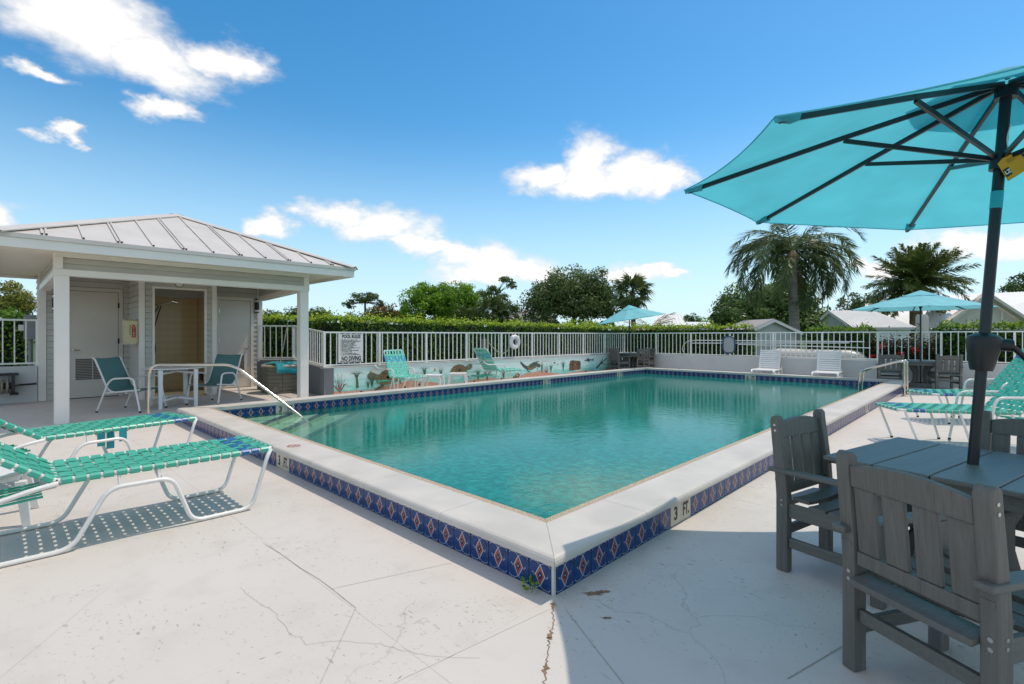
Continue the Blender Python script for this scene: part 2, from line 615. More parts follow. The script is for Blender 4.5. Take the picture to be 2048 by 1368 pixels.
def place(o, loc, rz, label, group=None):
    c = copy_tree(o)
    c.location = loc
    c.rotation_euler = (0, 0, rz)
    c['label'] = label
    if group:
        c['group'] = group
    return c


def fillet(pts, r, seg=5):
    """round the inner corners of a polyline"""
    P = [Vector(p) for p in pts]
    out = [P[0]]
    for i in range(1, len(P) - 1):
        a, b, c = P[i - 1], P[i], P[i + 1]
        d1, d2 = (a - b), (c - b)
        k = min(r, d1.length * .48, d2.length * .48)
        p, q = b + d1.normalized() * k, b + d2.normalized() * k
        for j in range(seg + 1):
            t = j / seg
            out.append(p * (1 - t) ** 2 + b * 2 * t * (1 - t) + q * t ** 2)
    out.append(P[-1])
    return out


def text_mesh(s, size, mat_, name, o, ux, uy, off=.0015, parent=None, align='CENTER', sx=1.0, bold=0):
    """flat lettering standing at o, reading along ux with uy up"""
    cu = bpy.data.curves.new(name, 'FONT')
    cu.body = s
    cu.size = size
    cu.align_x = align
    cu.align_y = 'CENTER'
    cu.offset = bold
    cu.extrude = .0006
    cu.resolution_u = 3
    tmp = bpy.data.objects.new('tmp', cu)
    COL.objects.link(tmp)
    me = bpy.data.meshes.new_from_object(tmp)
    bpy.data.objects.remove(tmp)
    me.name = name
    ux, uy = Vector(ux).normalized(), Vector(uy).normalized()
    nrm = ux.cross(uy)
    oo = Vector(o) + nrm * off
    if parent is not None:
        oo -= total_off(parent)
    mtx = Matrix((ux * sx, uy, nrm)).transposed().to_4x4()
    mtx.translation = oo
    me.transform(mtx)
    me.materials.clear()
    me.materials.append(mat_)
    return link(name, me, parent)


# ------------------------------------------------------------------ foliage helpers
def leaf_obj(name, pts, dirs, nrms, ln, wd, tone, mat_, parent=None, off=(0, 0, 0)):
    """one mesh of many single leaves: rhombus quads; dirs = along the leaf, nrms = face normal"""
    pts = np.asarray(pts, float) - np.asarray(off, float)
    n = len(pts)
    side = np.cross(nrms, dirs)
    side /= np.linalg.norm(side, axis=1)[:, None] + 1e-9
    ln = np.broadcast_to(ln, n)[:, None]
    wd = np.broadcast_to(wd, n)[:, None]
    v = np.empty((n, 4, 3))
    v[:, 0] = pts
    v[:, 1] = pts + dirs * ln * .45 + side * wd * .5
    v[:, 2] = pts + dirs * ln
    v[:, 3] = pts + dirs * ln * .45 - side * wd * .5
    me = bpy.data.meshes.new(name)
    me.vertices.add(n * 4)
    me.vertices.foreach_set('co', v.reshape(-1))
    me.loops.add(n * 4)
    me.loops.foreach_set('vertex_index', np.arange(n * 4, dtype=np.int32))
    me.polygons.add(n)
    me.polygons.foreach_set('loop_start', np.arange(0, n * 4, 4, dtype=np.int32))
    me.polygons.foreach_set('loop_total', np.full(n, 4, dtype=np.int32))
    at = me.attributes.new('tone', 'FLOAT', 'POINT')
    at.data.foreach_set('value', np.repeat(np.clip(tone, 0, 1), 4).astype(np.float32))
    me.materials.append(mat_)
    me.update(calc_edges=True)
    o = link(name, me, parent)
    return o


def unit(a):
    return a / (np.linalg.norm(a, axis=-1, keepdims=True) + 1e-9)


def crown_points(rng, c, rad, nb, per, br, shell=.75, flat=0.0, bottom=-.55):
    """leaf positions on the surface of many small leaf clumps spread through an uneven ellipsoid"""
    u = unit(rng.normal(size=(nb, 3)))
    u[:, 2] = np.where(u[:, 2] < bottom, -u[:, 2] * .5, u[:, 2])
    rr = rng.uniform(shell, 1.0, nb) ** .8 * (1 + .13 * np.sin(u[:, 0] * 5 + c[0]) + .12 * np.cos(u[:, 1] * 6 + u[:, 2] * 4 + c[1]))
    inner = rng.random(nb) < .25
    rr[inner] *= rng.uniform(.3, .8, inner.sum())
    cc = np.asarray(c) + u * rr[:, None] * np.asarray(rad)
    b = br * rng.uniform(.6, 1.3, nb)
    d = unit(rng.normal(size=(nb, per, 3)))
    d[..., 2] = np.abs(d[..., 2]) * np.where(rng.random((nb, per)) < .72, 1, -1)
    p = cc[:, None] + d * (b[:, None, None] * rng.uniform(.55, 1.05, (nb, per, 1))) * np.array([1, 1, .75])
    nr = unit(d + .6 * u[:, None] + rng.normal(size=d.shape) * .55)
    bt = rng.uniform(-.14, .14, nb)
    return p.reshape(-1, 3), nr.reshape(-1, 3), np.repeat(bt, per), d.reshape(-1, 3)


def tree(name, base, label, crowns, lm, leaf, trunk=None, group='trees beyond the fence', cat='tree', seed=1, bark='bark', tone0=.42, limbs=6, flowers=None):
    """base on the ground; crowns = list of (centre offset, radii, clumps, leaves per clump, clump radius)"""
    rng = np.random.default_rng(seed)
    t = thing(name, base, label, cat, group)
    tr = trunk or .16
    m = MB()
    top = Vector(crowns[0][0])
    h0 = top.z - crowns[0][1][2] * .55
    kn = [Vector((0, 0, -.05)), Vector((top.x * .15 + .05, top.y * .15, max(.3, h0 * .5))), Vector((top.x * .5, top.y * .5, max(.6, h0)))]
    m.tube(kn + [top * .5 + kn[2] * .5], tr, 8, rs=[tr * 1.25, tr, tr * .8, tr * .45])
    for c, rad, nb, per, br in crowns:
        for k in range(limbs):
            a = 2 * PI * k / limbs + seed
            e = Vector(c) + Vector((math.cos(a) * rad[0] * .75, math.sin(a) * rad[1] * .75, rad[2] * (.1 + .5 * ((k * 37) % 10) / 10)))
            s0 = kn[2]
            m.tube([s0, s0.lerp(e, .5) + Vector((0, 0, rad[2] * .12)), e], tr * .3, 5, rs=[tr * .5, tr * .3, tr * .1])
    m.build('trunk', M[bark], t, smooth=True)
    P_, N_, T_ = [], [], []
    for c, rad, nb, per, br in crowns:
        p, nr, bt, d = crown_points(rng, c, rad, nb, per, br)
        hh = (p[:, 2] - c[2]) / rad[2]
        P_.append(p)
        N_.append(nr)
        T_.append(tone0 + bt + rng.normal(size=len(p)) * .17 + .10 * hh)
    P_, N_, T_ = np.concatenate(P_), np.concatenate(N_), np.concatenate(T_)
    D_ = unit(np.cross(N_, unit(rng.normal(size=N_.shape))) + np.array([0, 0, -.25]))
    n = len(P_)
    if flowers is not None:
        T_ = np.minimum(T_, .62)
        k = (rng.random(n) < flowers) & (N_[:, 2] > 0)
        T_[k] = rng.uniform(.85, 1, k.sum())
    leaf_obj('crown', P_, D_, N_, leaf * rng.uniform(.7, 1.3, n), leaf * .52 * rng.uniform(.7, 1.2, n), T_, lm, t)
    return t


def frond_mesh(rng, length, droop, nleaf, ll, lw, hang, lm, tone=.4, vee=.5, curl=1.0, rachis=.018):
    """a pinnate palm frond along +x, base at the origin: rachis plus two rows of leaflets"""
    t = np.linspace(0, 1, 14)
    ang = -droop * t ** 1.15 * curl
    ds = length / 13
    x = np.concatenate([[0], np.cumsum(np.cos(ang[:-1]) * ds)])
    z = np.concatenate([[0], np.cumsum(np.sin(ang[:-1]) * ds)])
    y = .05 * length * np.sin(t * 2.5) * rng.uniform(-1, 1)
    path = np.stack([x, y, z], 1)
    tt = np.linspace(.12, 1, nleaf)
    pts = np.stack([np.interp(tt, t, path[:, k]) for k in range(3)], 1)
    tan = unit(np.gradient(pts, axis=0))
    up = unit(np.cross(np.cross(tan, [0, 0, 1.]), tan))
    sd = np.cross(tan, up)
    P_, D_, N_, LN, TN = [], [], [], [], []
    for s in (-1, 1):
        d = unit(sd * s * 1.0 + tan * (.55 + .5 * tt[:, None]) + up * vee * rng.uniform(-.6, 1, (nleaf, 1)) + np.array([0, 0, -1.]) * hang * rng.uniform(.6, 1.3, (nleaf, 1)) + rng.normal(size=(nleaf, 3)) * .12)
        P_.append(pts)
        D_.append(d)
        N_.append(unit(up + rng.normal(size=(nleaf, 3)) * .35))
        LN.append(ll * (.35 + .75 * np.sin(np.clip(tt, 0, 1) * PI * .86 + .25)) * rng.uniform(.8, 1.15, nleaf))
        TN.append(tone + rng.normal(size=nleaf) * .18)
    P_, D_, N_, LN, TN = map(np.concatenate, (P_, D_, N_, LN, TN))
    n = len(P_)
    side = unit(np.cross(N_, D_))
    ln = LN[:, None]
    v = np.empty((n, 6, 3))
    sag = np.array([0, 0, -1.]) * ln * (.10 + .22 * hang)
    v[:, 0] = P_ - side * lw * .25
    v[:, 1] = P_ + side * lw * .25
    v[:, 2] = P_ + D_ * ln * .5 + side * lw * .5
    v[:, 3] = P_ + D_ * ln * .5 - side * lw * .5
    v[:, 4] = P_ + D_ * ln + sag + side * lw * .06
    v[:, 5] = P_ + D_ * ln + sag - side * lw * .06
    mb = MB()
    mb.tube([tuple(p) for p in path], rachis, 5, rs=list(rachis * (1.3 - 1.05 * t)))
    base = len(mb.v)
    vs = mb.v + [tuple(p) for p in v.reshape(-1, 3)]
    fs = mb.f + [f for i in range(n) for f in ((base + 6 * i, base + 6 * i + 1, base + 6 * i + 2, base + 6 * i + 3), (base + 6 * i + 3, base + 6 * i + 2, base + 6 * i + 4, base + 6 * i + 5))]
    me = bpy.data.meshes.new('frond')
    me.from_pydata(vs, [], fs)
    at = me.attributes.new('tone', 'FLOAT', 'POINT')
    at.data.foreach_set('value', np.concatenate([np.full(base, .6), np.repeat(np.clip(TN, 0, 1), 6)]).astype(np.float32))
    me.materials.append(lm)
    me.update()
    return me


def fan_mesh(rng, r, lm, tone=.4, n=22, droop=.5):
    """a palmetto fan leaf on its stalk along +x"""
    vs, fs, tn = [], [], []
    mb = MB()
    mb.tube([(0, 0, 0), (r * .6, 0, -.03 * r), (r * 1.0, 0, -.12 * r)], .012 * r + .01, 4)
    vs, fs = list(mb.v), list(mb.f)
    tn = [.5] * len(vs)
    c = np.array([r * 1.0, 0, -.12 * r])
    for k in range(n):
        a = R(-125 + 250 * k / (n - 1)) + rng.normal() * .04
        d = np.array([math.cos(a), math.sin(a), -.15 - .25 * abs(math.sin(a / 2))])
        s = np.array([-math.sin(a), math.cos(a), .25 * (1 if k % 2 else -1)])
        l1 = r * rng.uniform(.75, 1.0)
        b = len(vs)
        w = r * .055
        vs += [tuple(c), tuple(c + d * l1 * .55 + s * w), tuple(c + d * l1 * .55 - s * w), tuple(c + d * l1 + np.array([0, 0, -droop * r * rng.uniform(.2, .8)]))]
        fs += [(b, b + 1, b + 3, b + 2)]
        tn += [float(np.clip(tone + rng.normal() * .15, 0, 1))] * 4
    me = bpy.data.meshes.new('frond')
    me.from_pydata(vs, [], fs)
    at = me.attributes.new('tone', 'FLOAT', 'POINT')
    at.data.foreach_set('value', np.array(tn, np.float32))
    me.materials.append(lm)
    me.update()
    return me


def put_frond(parent, me, loc, azim, pitch, roll=0, sc=1, name='frond'):
    o = link(name, me, parent, loc=loc)
    o.rotation_euler = (Matrix.Rotation(azim, 3, 'Z') @ Matrix.Rotation(-pitch, 3, 'Y') @ Matrix.Rotation(roll, 3, 'X')).to_euler()
    o.scale = (sc, sc, sc)
    return o


# ================================================================== THE SETTING
PX1, PY1 = 13.65, 7.29              # outer size of the pool wall
IX0, IY0, IX1, IY1 = .36, .36, 13.30, 6.96     # inner faces
WZ = .03                            # water level


def ring_rects(x0, x1, y0, y1, hx0, hx1, hy0, hy1):
    return [(x0, x1, y0, hy0), (x0, x1, hy1, y1), (x0, hx0, hy0, hy1), (hx1, x1, hy0, hy1)]


m = MB()
for a, b, c, d in ring_rects(-1500, 1500, -1500, 1500, -.0, PX1, 0, PY1):
    m.add([(a, c, -.05), (b, c, -.05), (b, d, -.05), (a, d, -.05)], [(0, 1, 2, 3)])
tag(m.build('lawn', M['grass']), kind='structure')

m = MB()
DX0, DX1, DY0, DY1 = -9, 14.86, -8, 13.6
for a, b, c, d in ring_rects(DX0, DX1, DY0, DY1, 0, PX1, 0, PY1):
    m.add([(a, c, -.0011), (b, c, -.0011), (b, d, -.0011), (a, d, -.0011)], [(0, 1, 2, 3)])
deck = tag(m.build('pool_deck', M['joint']), kind='structure')
gx = [-9, -6.6, -4.6, -2.9, -.755, 0, 2.15, 4.4, 6.7, 9.0, 11.3, PX1, DX1]
gy = [-8, -5.4, -3.1, -1.45, 0, .6, 1.76, 3.6, 5.4, PY1, 8.68, 10.6, 12.1, DY1]
slab_meshes = {}
for i in range(len(gx) - 1):
    for j in range(len(gy) - 1):
        x0, x1, y0, y1 = gx[i], gx[i + 1], gy[j], gy[j + 1]
        if x0 >= 0 and x1 <= PX1 and y0 >= 0 and y1 <= PY1:
            continue
        if x0 > 2.2 and y0 > 8.6:
            if not (x1 <= 4.5 and y0 > 8.6):
                continue
        g = .0007
        ex = [x0 + g, x1 - g]
        ey = [y0 + g, y1 - g]
        m = MB()
        b = .0013
        lo = [(ex[0], ey[0], -.012), (ex[1], ey[0], -.012), (ex[1], ey[1], -.012), (ex[0], ey[1], -.012)]
        mi = [(x, y, -.0012) for x, y, z in lo]
        hi = [(ex[0] + b, ey[0] + b, 0), (ex[1] - b, ey[0] + b, 0), (ex[1] - b, ey[1] - b, 0), (ex[0] + b, ey[1] - b, 0)]
        vs = lo + mi + hi
        fs = [(8, 9, 10, 11)]
        for k in range(4):
            k2 = (k + 1) % 4
            fs += [(k, k2, k2 + 4, k + 4), (k + 4, k2 + 4, k2 + 8, k + 8)]
        m.add(vs, fs)
        m.build('deck_slab', M['deck'], deck)
# brown crack with broken paint running out from the pool corner, and painted-over saw cuts
m = MB()
ck = [(-.046, -.037), (-.118, -.09), (-.177, -.147), (-.278, -.205), (-.32, -.237), (-.40, -.294), (-.463, -.337), (-.56, -.42)]
M['crack'] = mat('bare_concrete', (.32, .20, .12), .9, .5, 60)
M['cut'] = mat('filled_saw_cut', (.66, .62, .57), .6, .1)
M['cutd'] = mat('dark_saw_cut', (.44, .39, .33), .8, .3, 40)
for i in range(len(ck) - 1):
    (ax, ay), (bx, by) = ck[i], ck[i + 1]
    n = 7
    for k in range(n):
        t0, t1 = k / n, (k + 1) / n
        def pt(t):
            return ax + (bx - ax) * t + .006 * math.sin(31 * (t + i)), ay + (by - ay) * t - .007 * math.cos(23 * (t + i))
        w0 = .0015 + .006 * max(0, math.sin(2.3 * (i + t0) + 1)) ** 4
        w1 = .0015 + .006 * max(0, math.sin(2.3 * (i + t1) + 1)) ** 4
        p, q = pt(t0), pt(t1)
        m.add([(p[0] - w0, p[1] + w0, .002), (p[0] + w0, p[1] - w0, .002), (q[0] + w1, q[1] - w1, .002), (q[0] - w1, q[1] + w1, .002)], [(0, 1, 2, 3)])
for cx_, cy_, rr in ((.16, -.13, .026), (.21, -.155, .018), (.02, -.30, .012)):
    m.flat([(rr * (1 + .5 * math.sin(5 * a)) * math.cos(a) * 1.8, rr * (1 + .4 * math.cos(7 * a)) * math.sin(a) * .7) for a in np.linspace(0, 2 * PI, 14)[:-1]], (cx_, cy_, .002), (.7, -.7, 0), (.7, .7, 0))
m.build('deck_crack', M['crack'], deck)


def strip(m, pts, w, z=.0016, mi=0):
    for (ax, ay), (bx, by) in zip(pts[:-1], pts[1:]):
        d = Vector((bx - ax, by - ay)).normalized()
        nx, ny = -d.y * w / 2, d.x * w / 2
        m.add([(ax - nx, ay - ny, z), (bx - nx, by - ny, z), (bx + nx, by + ny, z), (ax + nx, ay + ny, z)], [(0, 1, 2, 3)], mi)


m = MB()
strip(m, [(-.741, .608), (-1.096, .224), (-1.5, -.21)], .003, mi=1)
strip(m, [(-.1, -.06), (-.906, .032), (-1.6, .11)], .006)
strip(m, [(-2.6, .14), (-1.928, 1.131), (-1.529, 1.721)], .005)
strip(m, [(-.062, -.129), (-.305, -.583), (-.6, -1.14)], .003, mi=1)
strip(m, [(-.744, .868), (-.086, .64)], .006)
ckp = [(-1.06, 1.216), (-1.054, 1.041), (-1.037, .938), (-1.025, .875), (-1.034, .764), (-1.044, .605), (-1.028, .562), (-1.028, .492), (-.966, .458), (-.902, .407), (-.853, .326), (-.811, .278), (-.764, .163), (-.729, .089), (-.663, -.006), (-.553, -.124)]
cj = random.Random(12)
fine = []
for (ax, ay), (bx, by) in zip(ckp[:-1], ckp[1:]):
    for k_ in range(4):
        fine.append((ax + (bx - ax) * k_ / 4 + cj.uniform(-.006, .006), ay + (by - ay) * k_ / 4 + cj.uniform(-.006, .006)))
strip(m, fine, .0013, mi=1)
strip(m, [(-.742, .61), (-.741, .713), (-.738, .826), (-.737, .997), (-.752, 1.199), (-.757, 1.476), (-.770, 1.697)], .0035, z=.0018, mi=1)
strip(m, [(.15, -1.02), (1.018, -1.26), (1.6, -1.42)], .005, mi=1)
m.build('saw_cut', [M['cut'], M['cutd']], deck)

# ------------------------------------------------------------------ the pool
pool = thing('swimming_pool', (0, 0, 0), 'raised rectangular swimming pool edged with blue patterned tiles and white coping', 'swimming pool')
m = MB()
ZB = -2.2
m.box(0.007, .33, .007, PY1 - .007, ZB, .1505)
m.box(.33, 13.33, .007, .33, ZB, .1505)
m.box(.33, 13.33, 6.99, PY1 - .007, ZB, .1505)
m.box(13.33, PX1 - .007, .007, PY1 - .007, ZB, .1505)
m.build('pool_wall', M['grout'], pool)
m = MB()


def liner(m, x0, y0, x1, y1, z0, z1):
    m.add([(x0, y0, z0), (x1, y1, z0), (x1, y1, z1), (x0, y0, z1)], [(0, 1, 2, 3)])


liner(m, .345, 6.975, 13.315, 6.975, -2, .15)
liner(m, .345, .345, 13.315, .345, -2, .15)
liner(m, .345, .345, .345, 6.975, -2, .15)
liner(m, 13.315, .345, 13.315, 6.975, -2, .15)
for a, b, za, zb in ((.345, 6.5, -.95, -1.05), (6.5, 13.315, -1.05, -1.8)):
    m.add([(a, .345, za), (b, .345, zb), (b, 6.975, zb), (a, 6.975, za)], [(0, 1, 2, 3)])
m.build('basin', M['plaster'], pool)
# corner steps, seen dimly under the water
for k, (leg, z) in enumerate(((1.30, -.015), (1.85, -.075), (2.45, -.135))):
    m = MB()
    X, Y = .35, 6.97
    m.add([(X, Y, z), (X, Y - leg, z), (X + leg, Y, z), (X, Y, z - .6), (X, Y - leg, z - .6), (X + leg, Y, z - .6)],
          [(0, 1, 2), (1, 4, 5, 2)])
    st = m.build('pool_step', M['step'], pool)
    m = MB()
    e = .19
    m.add([(X, Y - leg, z + .002), (X + leg, Y, z + .002), (X + leg - e, Y, z + .002), (X, Y - leg + e, z + .002)], [(0, 1, 2, 3)])
    m.build('step_nosing', M['navy'], st)

# coping in mitred lengths, tan aggregate strip inside
PROF = [(0, .160), (0, .172), (.004, .186), (.012, .197), (.026, .203), (.335, .2045), (.335, .1525), (.012, .1525)]


def coping_run(o, d, n, L, name='coping_slab', step=.93, prof=PROF, matl='coping', mit=True, gap=.0013, w=0):
    o, d, n = Vector(o), Vector(d), Vector(n)
    k = max(1, round(L / step)) if step else 1
    for i in range(k):
        s0, s1 = L * i / k, L * (i + 1) / k
        rows = []
        for s, first, last in ((s0, i == 0, False), (s1, False, i == k - 1)):
            row = []
            for p, z in prof:
                ss = s + (p if first else 0) - (p if last else 0)
                if not first and not last or (first and False):
                    pass
                ss += gap if s == s0 else -gap
                row.append(o + d * ss + n * p + Vector((0, 0, z)))
            rows.append(row)
        q = len(prof)
        m = MB()
        m.add(rows[0] + rows[1], [(j, (j + 1) % q, (j + 1) % q + q, j + q) for j in range(q)] + [tuple(range(q))[::-1], tuple(range(q, 2 * q))])
        if d.cross(n).z < 0:
            m.f = [f[::-1] for f in m.f]
        m.build(name, M[matl], pool)


o_ = .03
RUNS = [((-o_, -o_, 0), (1, 0, 0), (0, 1, 0), PX1 + 2 * o_), ((-o_, -o_, 0), (0, 1, 0), (1, 0, 0), PY1 + 2 * o_),
        ((-o_, PY1 + o_, 0), (1, 0, 0), (0, -1, 0), PX1 + 2 * o_), ((PX1 + o_, -o_, 0), (0, 1, 0), (-1, 0, 0), PY1 + 2 * o_)]
for r in RUNS:
    coping_run(*r)
AG = [(.335, .1525), (.335, .2005), (.395, .1985), (.40, .19), (.40, .1525)]
NV = [(.4005, .150), (.4005, .186), (.409, .186), (.409, .150)]
for r in RUNS[:2]:
    coping_run(*r, name='aggregate_strip', step=0, prof=AG, matl='aggregate')
    coping_run(*r, name='inner_edge_trim', step=0, prof=NV, matl='navy')
for r in RUNS[2:]:
    coping_run(*r, name='aggregate_strip', step=0, prof=[(.335, .1525), (.335, .2035), (.37, .2030), (.37, .1525)], matl='coping')

# tiles
TP = .1535
m = MB()
m.box(-.0745, .0745, 0, .008, -.0735, .0735, 0)


def dia(w, h, y, mi, cx=0, cz=0):
    m.add([(cx - w, y, cz), (cx, y, cz - h), (cx + w, y, cz), (cx, y, cz + h)], [(0, 1, 2, 3)], mi)


dia(.034, .058, -.0005, 1)
dia(.029, .051, -.0010, 2)
dia(.015, .024, -.0015, 3)
m.add([(-.012, -.0015, -.0035), (.012, -.0015, -.0035), (.012, -.0015, .0035), (-.012, -.0015, .0035)], [(0, 1, 2, 3)], 3)
dia(.004, .006, -.0020, 1)
lw = .0022
for sx_ in (-1, 1):
    for sz in (-1, 1):
        for (ax, az_), (bx, bz) in (((.0, .055), (.0, .069)), ((.003, .054), (.022, .066)), ((.022, .066), (.058, .066)), ((.058, .066), (.068, .054))):
            a, b = Vector((ax * sx_, az_ * sz)), Vector((bx * sx_, bz * sz))
            d = (b - a).normalized()
            nn = Vector((-d.y, d.x)) * lw / 2
            q = [a - nn, b - nn, b + nn, a + nn]
            if d.x * sx_ * sz < 0 and False:
                q = q[::-1]
            m.add([(p.x, -.0005, p.y) for p in q], [(0, 1, 2, 3)], 1)
    for dz in (-.004, .004):
        dia(.004, .0035, -.0005, 1, sx_ * (.045 + dz), dz)
tile_me = m.mesh('tile', [M['tile_blue'], M['tile_white'], M['tile_pink'], M['tile_dark']])
cm = MB()
cm.box(-.0745, .0745, 0, .008, -.0735, .0735, 0)
cream_me = cm.mesh('depth_marker', M['tile_cream'])


def tile_run(o, d, n, count, marks, ux, chars, phase=0):
    """row of tiles from o along d, n = facing normal; marks = first tile index of each pair of depth markers"""
    o, d, n, ux = Vector(o), Vector(d), Vector(n), Vector(ux)
    rz = math.atan2(n.y, n.x) + PI / 2
    skip = {}
    for k, (idx, num) in enumerate(marks):
        first, second = (idx, idx + 1) if d.dot(ux) > 0 else (idx + 1, idx)
        skip[first] = num
        skip[second] = chars
    for i in range(count):
        c = o + d * (TP * (i + .5) + phase) + n * 0.001
        c.z = .0745
        if i in skip:
            t = link('depth_marker', cream_me, pool, loc=c - n * .0005, rz=rz)
            text_mesh(skip[i], .125, M['ink'], 'depth_lettering', (0, 0, 0), (1, 0, 0), (0, 0, 1), .0012, None, sx=.62 if len(skip[i]) > 1 else .9, bold=.0035).parent = t
        else:
            link('tile', tile_me, pool, loc=c, rz=rz)


tile_run((.012, 0, 0), (1, 0, 0), (0, -1, 0), 88, [(8, '3'), (53, '5')], (1, 0, 0), 'FT.')
tile_run((0, .012, 0), (0, 1, 0), (-1, 0, 0), 47, [(21, '3')], (0, -1, 0), 'FT.')
tile_run((IX0, IY1, 0), (1, 0, 0), (0, -1, 0), 84, [(6, '3'), (50, '5'), (73, '6')], (1, 0, 0), 'FT')
tile_run((IX1, IY0, 0), (0, 1, 0), (-1, 0, 0), 43, [(20, '6')], (0, -1, 0), 'FT')
# white corner strip where the two outer tile faces meet
m = MB()
m.box(-.004, .011, -.004, .011, .0, .15)
m.build('corner_trim', M['wall_cap'], pool)
# no-diving disc printed on the coping
m = MB()
nd = Vector((.125, 3.43, .2055))
rg = [(math.cos(a), math.sin(a)) for a in np.linspace(0, 2 * PI, 25)[:-1]]
for i in range(24):
    a, b = rg[i], rg[(i + 1) % 24]
    m.add([(nd.x + a[0] * .062, nd.y + a[1] * .062, nd.z), (nd.x + b[0] * .062, nd.y + b[1] * .062, nd.z), (nd.x + b[0] * .05, nd.y + b[1] * .05, nd.z), (nd.x + a[0] * .05, nd.y + a[1] * .05, nd.z)], [(0, 1, 2, 3)])
m.beam(nd + Vector((-.036, .036, -.0012)), nd + Vector((.036, -.036, -.0012)), .010, .003)
m.beam(nd + Vector((-.02, -.02, -.0016)), nd + Vector((.025, .015, -.0016)), .008, .002, m=1)
m.build('no_diving_mark', [M['red'], M['ink']], pool)

# water
mw, nt, p = new_mat('pool_water')
n_, l_ = nt.nodes, nt.links
n_.remove(p)
g = n_.new('ShaderNodeNewGeometry')


def wnoise(scale, det, st=(1, 1, 1)):
    mp = n_.new('ShaderNodeMapping')
    mp.inputs['Scale'].default_value = st
    l_.new(g.outputs['Position'], mp.inputs[0])
    z = n_.new('ShaderNodeTexNoise')
    z.inputs['Scale'].default_value = scale
    z.inputs['Detail'].default_value = det
    l_.new(mp.outputs[0], z.inputs['Vector'])
    return z.outputs['Fac']


h1, h2, h3 = wnoise(1.3, 2), wnoise(9, 3), wnoise(34, 3)
ad = n_.new('ShaderNodeMath')
ad.operation = 'MULTIPLY_ADD'
l_.new(h2, ad.inputs[0])
ad.inputs[1].default_value = .55
h1s = n_.new('ShaderNodeMath')
h1s.operation = 'MULTIPLY'
l_.new(h1, h1s.inputs[0])
h1s.inputs[1].default_value = .35
l_.new(h1s.outputs[0], ad.inputs[2])
ad2 = n_.new('ShaderNodeMath')
ad2.operation = 'MULTIPLY_ADD'
l_.new(h3, ad2.inputs[0])
ad2.inputs[1].default_value = .22
l_.new(ad.outputs[0], ad2.inputs[2])
bp = n_.new('ShaderNodeBump')
bp.inputs['Strength'].default_value = .065
bp.inputs['Distance'].default_value = .05
l_.new(ad2.outputs[0], bp.inputs['Height'])
fr = n_.new('ShaderNodeFresnel')
fr.inputs['IOR'].default_value = 1.31
l_.new(bp.outputs[0], fr.inputs['Normal'])
gl = n_.new('ShaderNodeBsdfGlossy')
gl.inputs['Roughness'].default_value = .03
l_.new(bp.outputs[0], gl.inputs['Normal'])
df_ = n_.new('ShaderNodeBsdfDiffuse')
mrw = n_.new('ShaderNodeMapRange')
mrw.inputs['From Min'].default_value = .38
mrw.inputs['From Max'].default_value = .64
l_.new(wnoise(17, 6), mrw.inputs['Value'])
mc = n_.new('ShaderNodeMix')
mc.data_type = 'RGBA'
l_.new(mrw.outputs[0], mc.inputs[0])
mc.inputs[6].default_value = (.006, .195, .158, 1)
mc.inputs[7].default_value = (.016, .295, .245, 1)
l_.new(mc.outputs[2], df_.inputs['Color'])
l_.new(bp.outputs[0], df_.inputs['Normal'])
tp = n_.new('ShaderNodeBsdfTransparent')
tp.inputs[0].default_value = (.70, .97, .93, 1)
m1 = n_.new('ShaderNodeMixShader')
# the deeper the water column, the more of the light it scatters back: thin over the corner steps
sw = n_.new('ShaderNodeSeparateXYZ')
l_.new(g.outputs['Position'], sw.inputs[0])
cw = n_.new('ShaderNodeMath')
cw.operation = 'SUBTRACT'
l_.new(sw.outputs['X'], cw.inputs[0])
l_.new(sw.outputs['Y'], cw.inputs[1])
dw = n_.new('ShaderNodeMapRange')
dw.inputs['From Min'].default_value = -4.9
dw.inputs['From Max'].default_value = -3.2
dw.inputs['To Min'].default_value = .10
dw.inputs['To Max'].default_value = .80
l_.new(cw.outputs[0], dw.inputs['Value'])
l_.new(dw.outputs[0], m1.inputs[0])
l_.new(tp.outputs[0], m1.inputs[1])
l_.new(df_.outputs[0], m1.inputs[2])
m2 = n_.new('ShaderNodeMixShader')
l_.new(fr.outputs[0], m2.inputs[0])
l_.new(m1.outputs[0], m2.inputs[1])
l_.new(gl.outputs[0], m2.inputs[2])
l_.new(m2.outputs[0], n_['Material Output'].inputs['Surface'])
m = MB()
m.add([(.34, .34, WZ), (13.32, .34, WZ), (13.32, 6.98, WZ), (.34, 6.98, WZ)], [(0, 1, 2, 3)])
tag(m.build('water', mw), kind='structure')

# ------------------------------------------------------------------ walls and railings
WY, WX = 8.68, 14.86                # front faces of the mural wall and of the back wall
WT = .60


def wall_thing(name, p, q, th, z0a, z0b, label, mats, side=1, cap=True):
    """low wall whose front face runs p->q; th = thickness to the left of p->q times side"""
    p, q = Vector((*p, 0)), Vector((*q, 0))
    t = thing(name, p, label, 'wall')
    d = (q - p).normalized()
    n = Vector((-d.y, d.x, 0)) * th * side
    z = Vector((0, 0, 1))
    a = [p - z * .3, q - z * .3, q + n - z * .3, p + n - z * .3]
    b = [p + z * z0a, q + z * z0b, q + n + z * z0b, p + n + z * z0a]
    if side < 0:
        a, b = a[::-1], b[::-1]
    m = MB().hexa(a, b)
    m.build('wall_face', mats[0], t, world=True)
    if cap:
        e = n.normalized() * .012
        o = [p - e + z * (z0a + .002), q - e + z * (z0b + .002), q + n + e + z * (z0b + .002), p + n + e + z * (z0a + .002)]
        if side < 0:
            o = o[::-1]
        MB().hexa(o, [v + z * .022 for v in o]).build('wall_cap', mats[1], t, world=True)
    return t


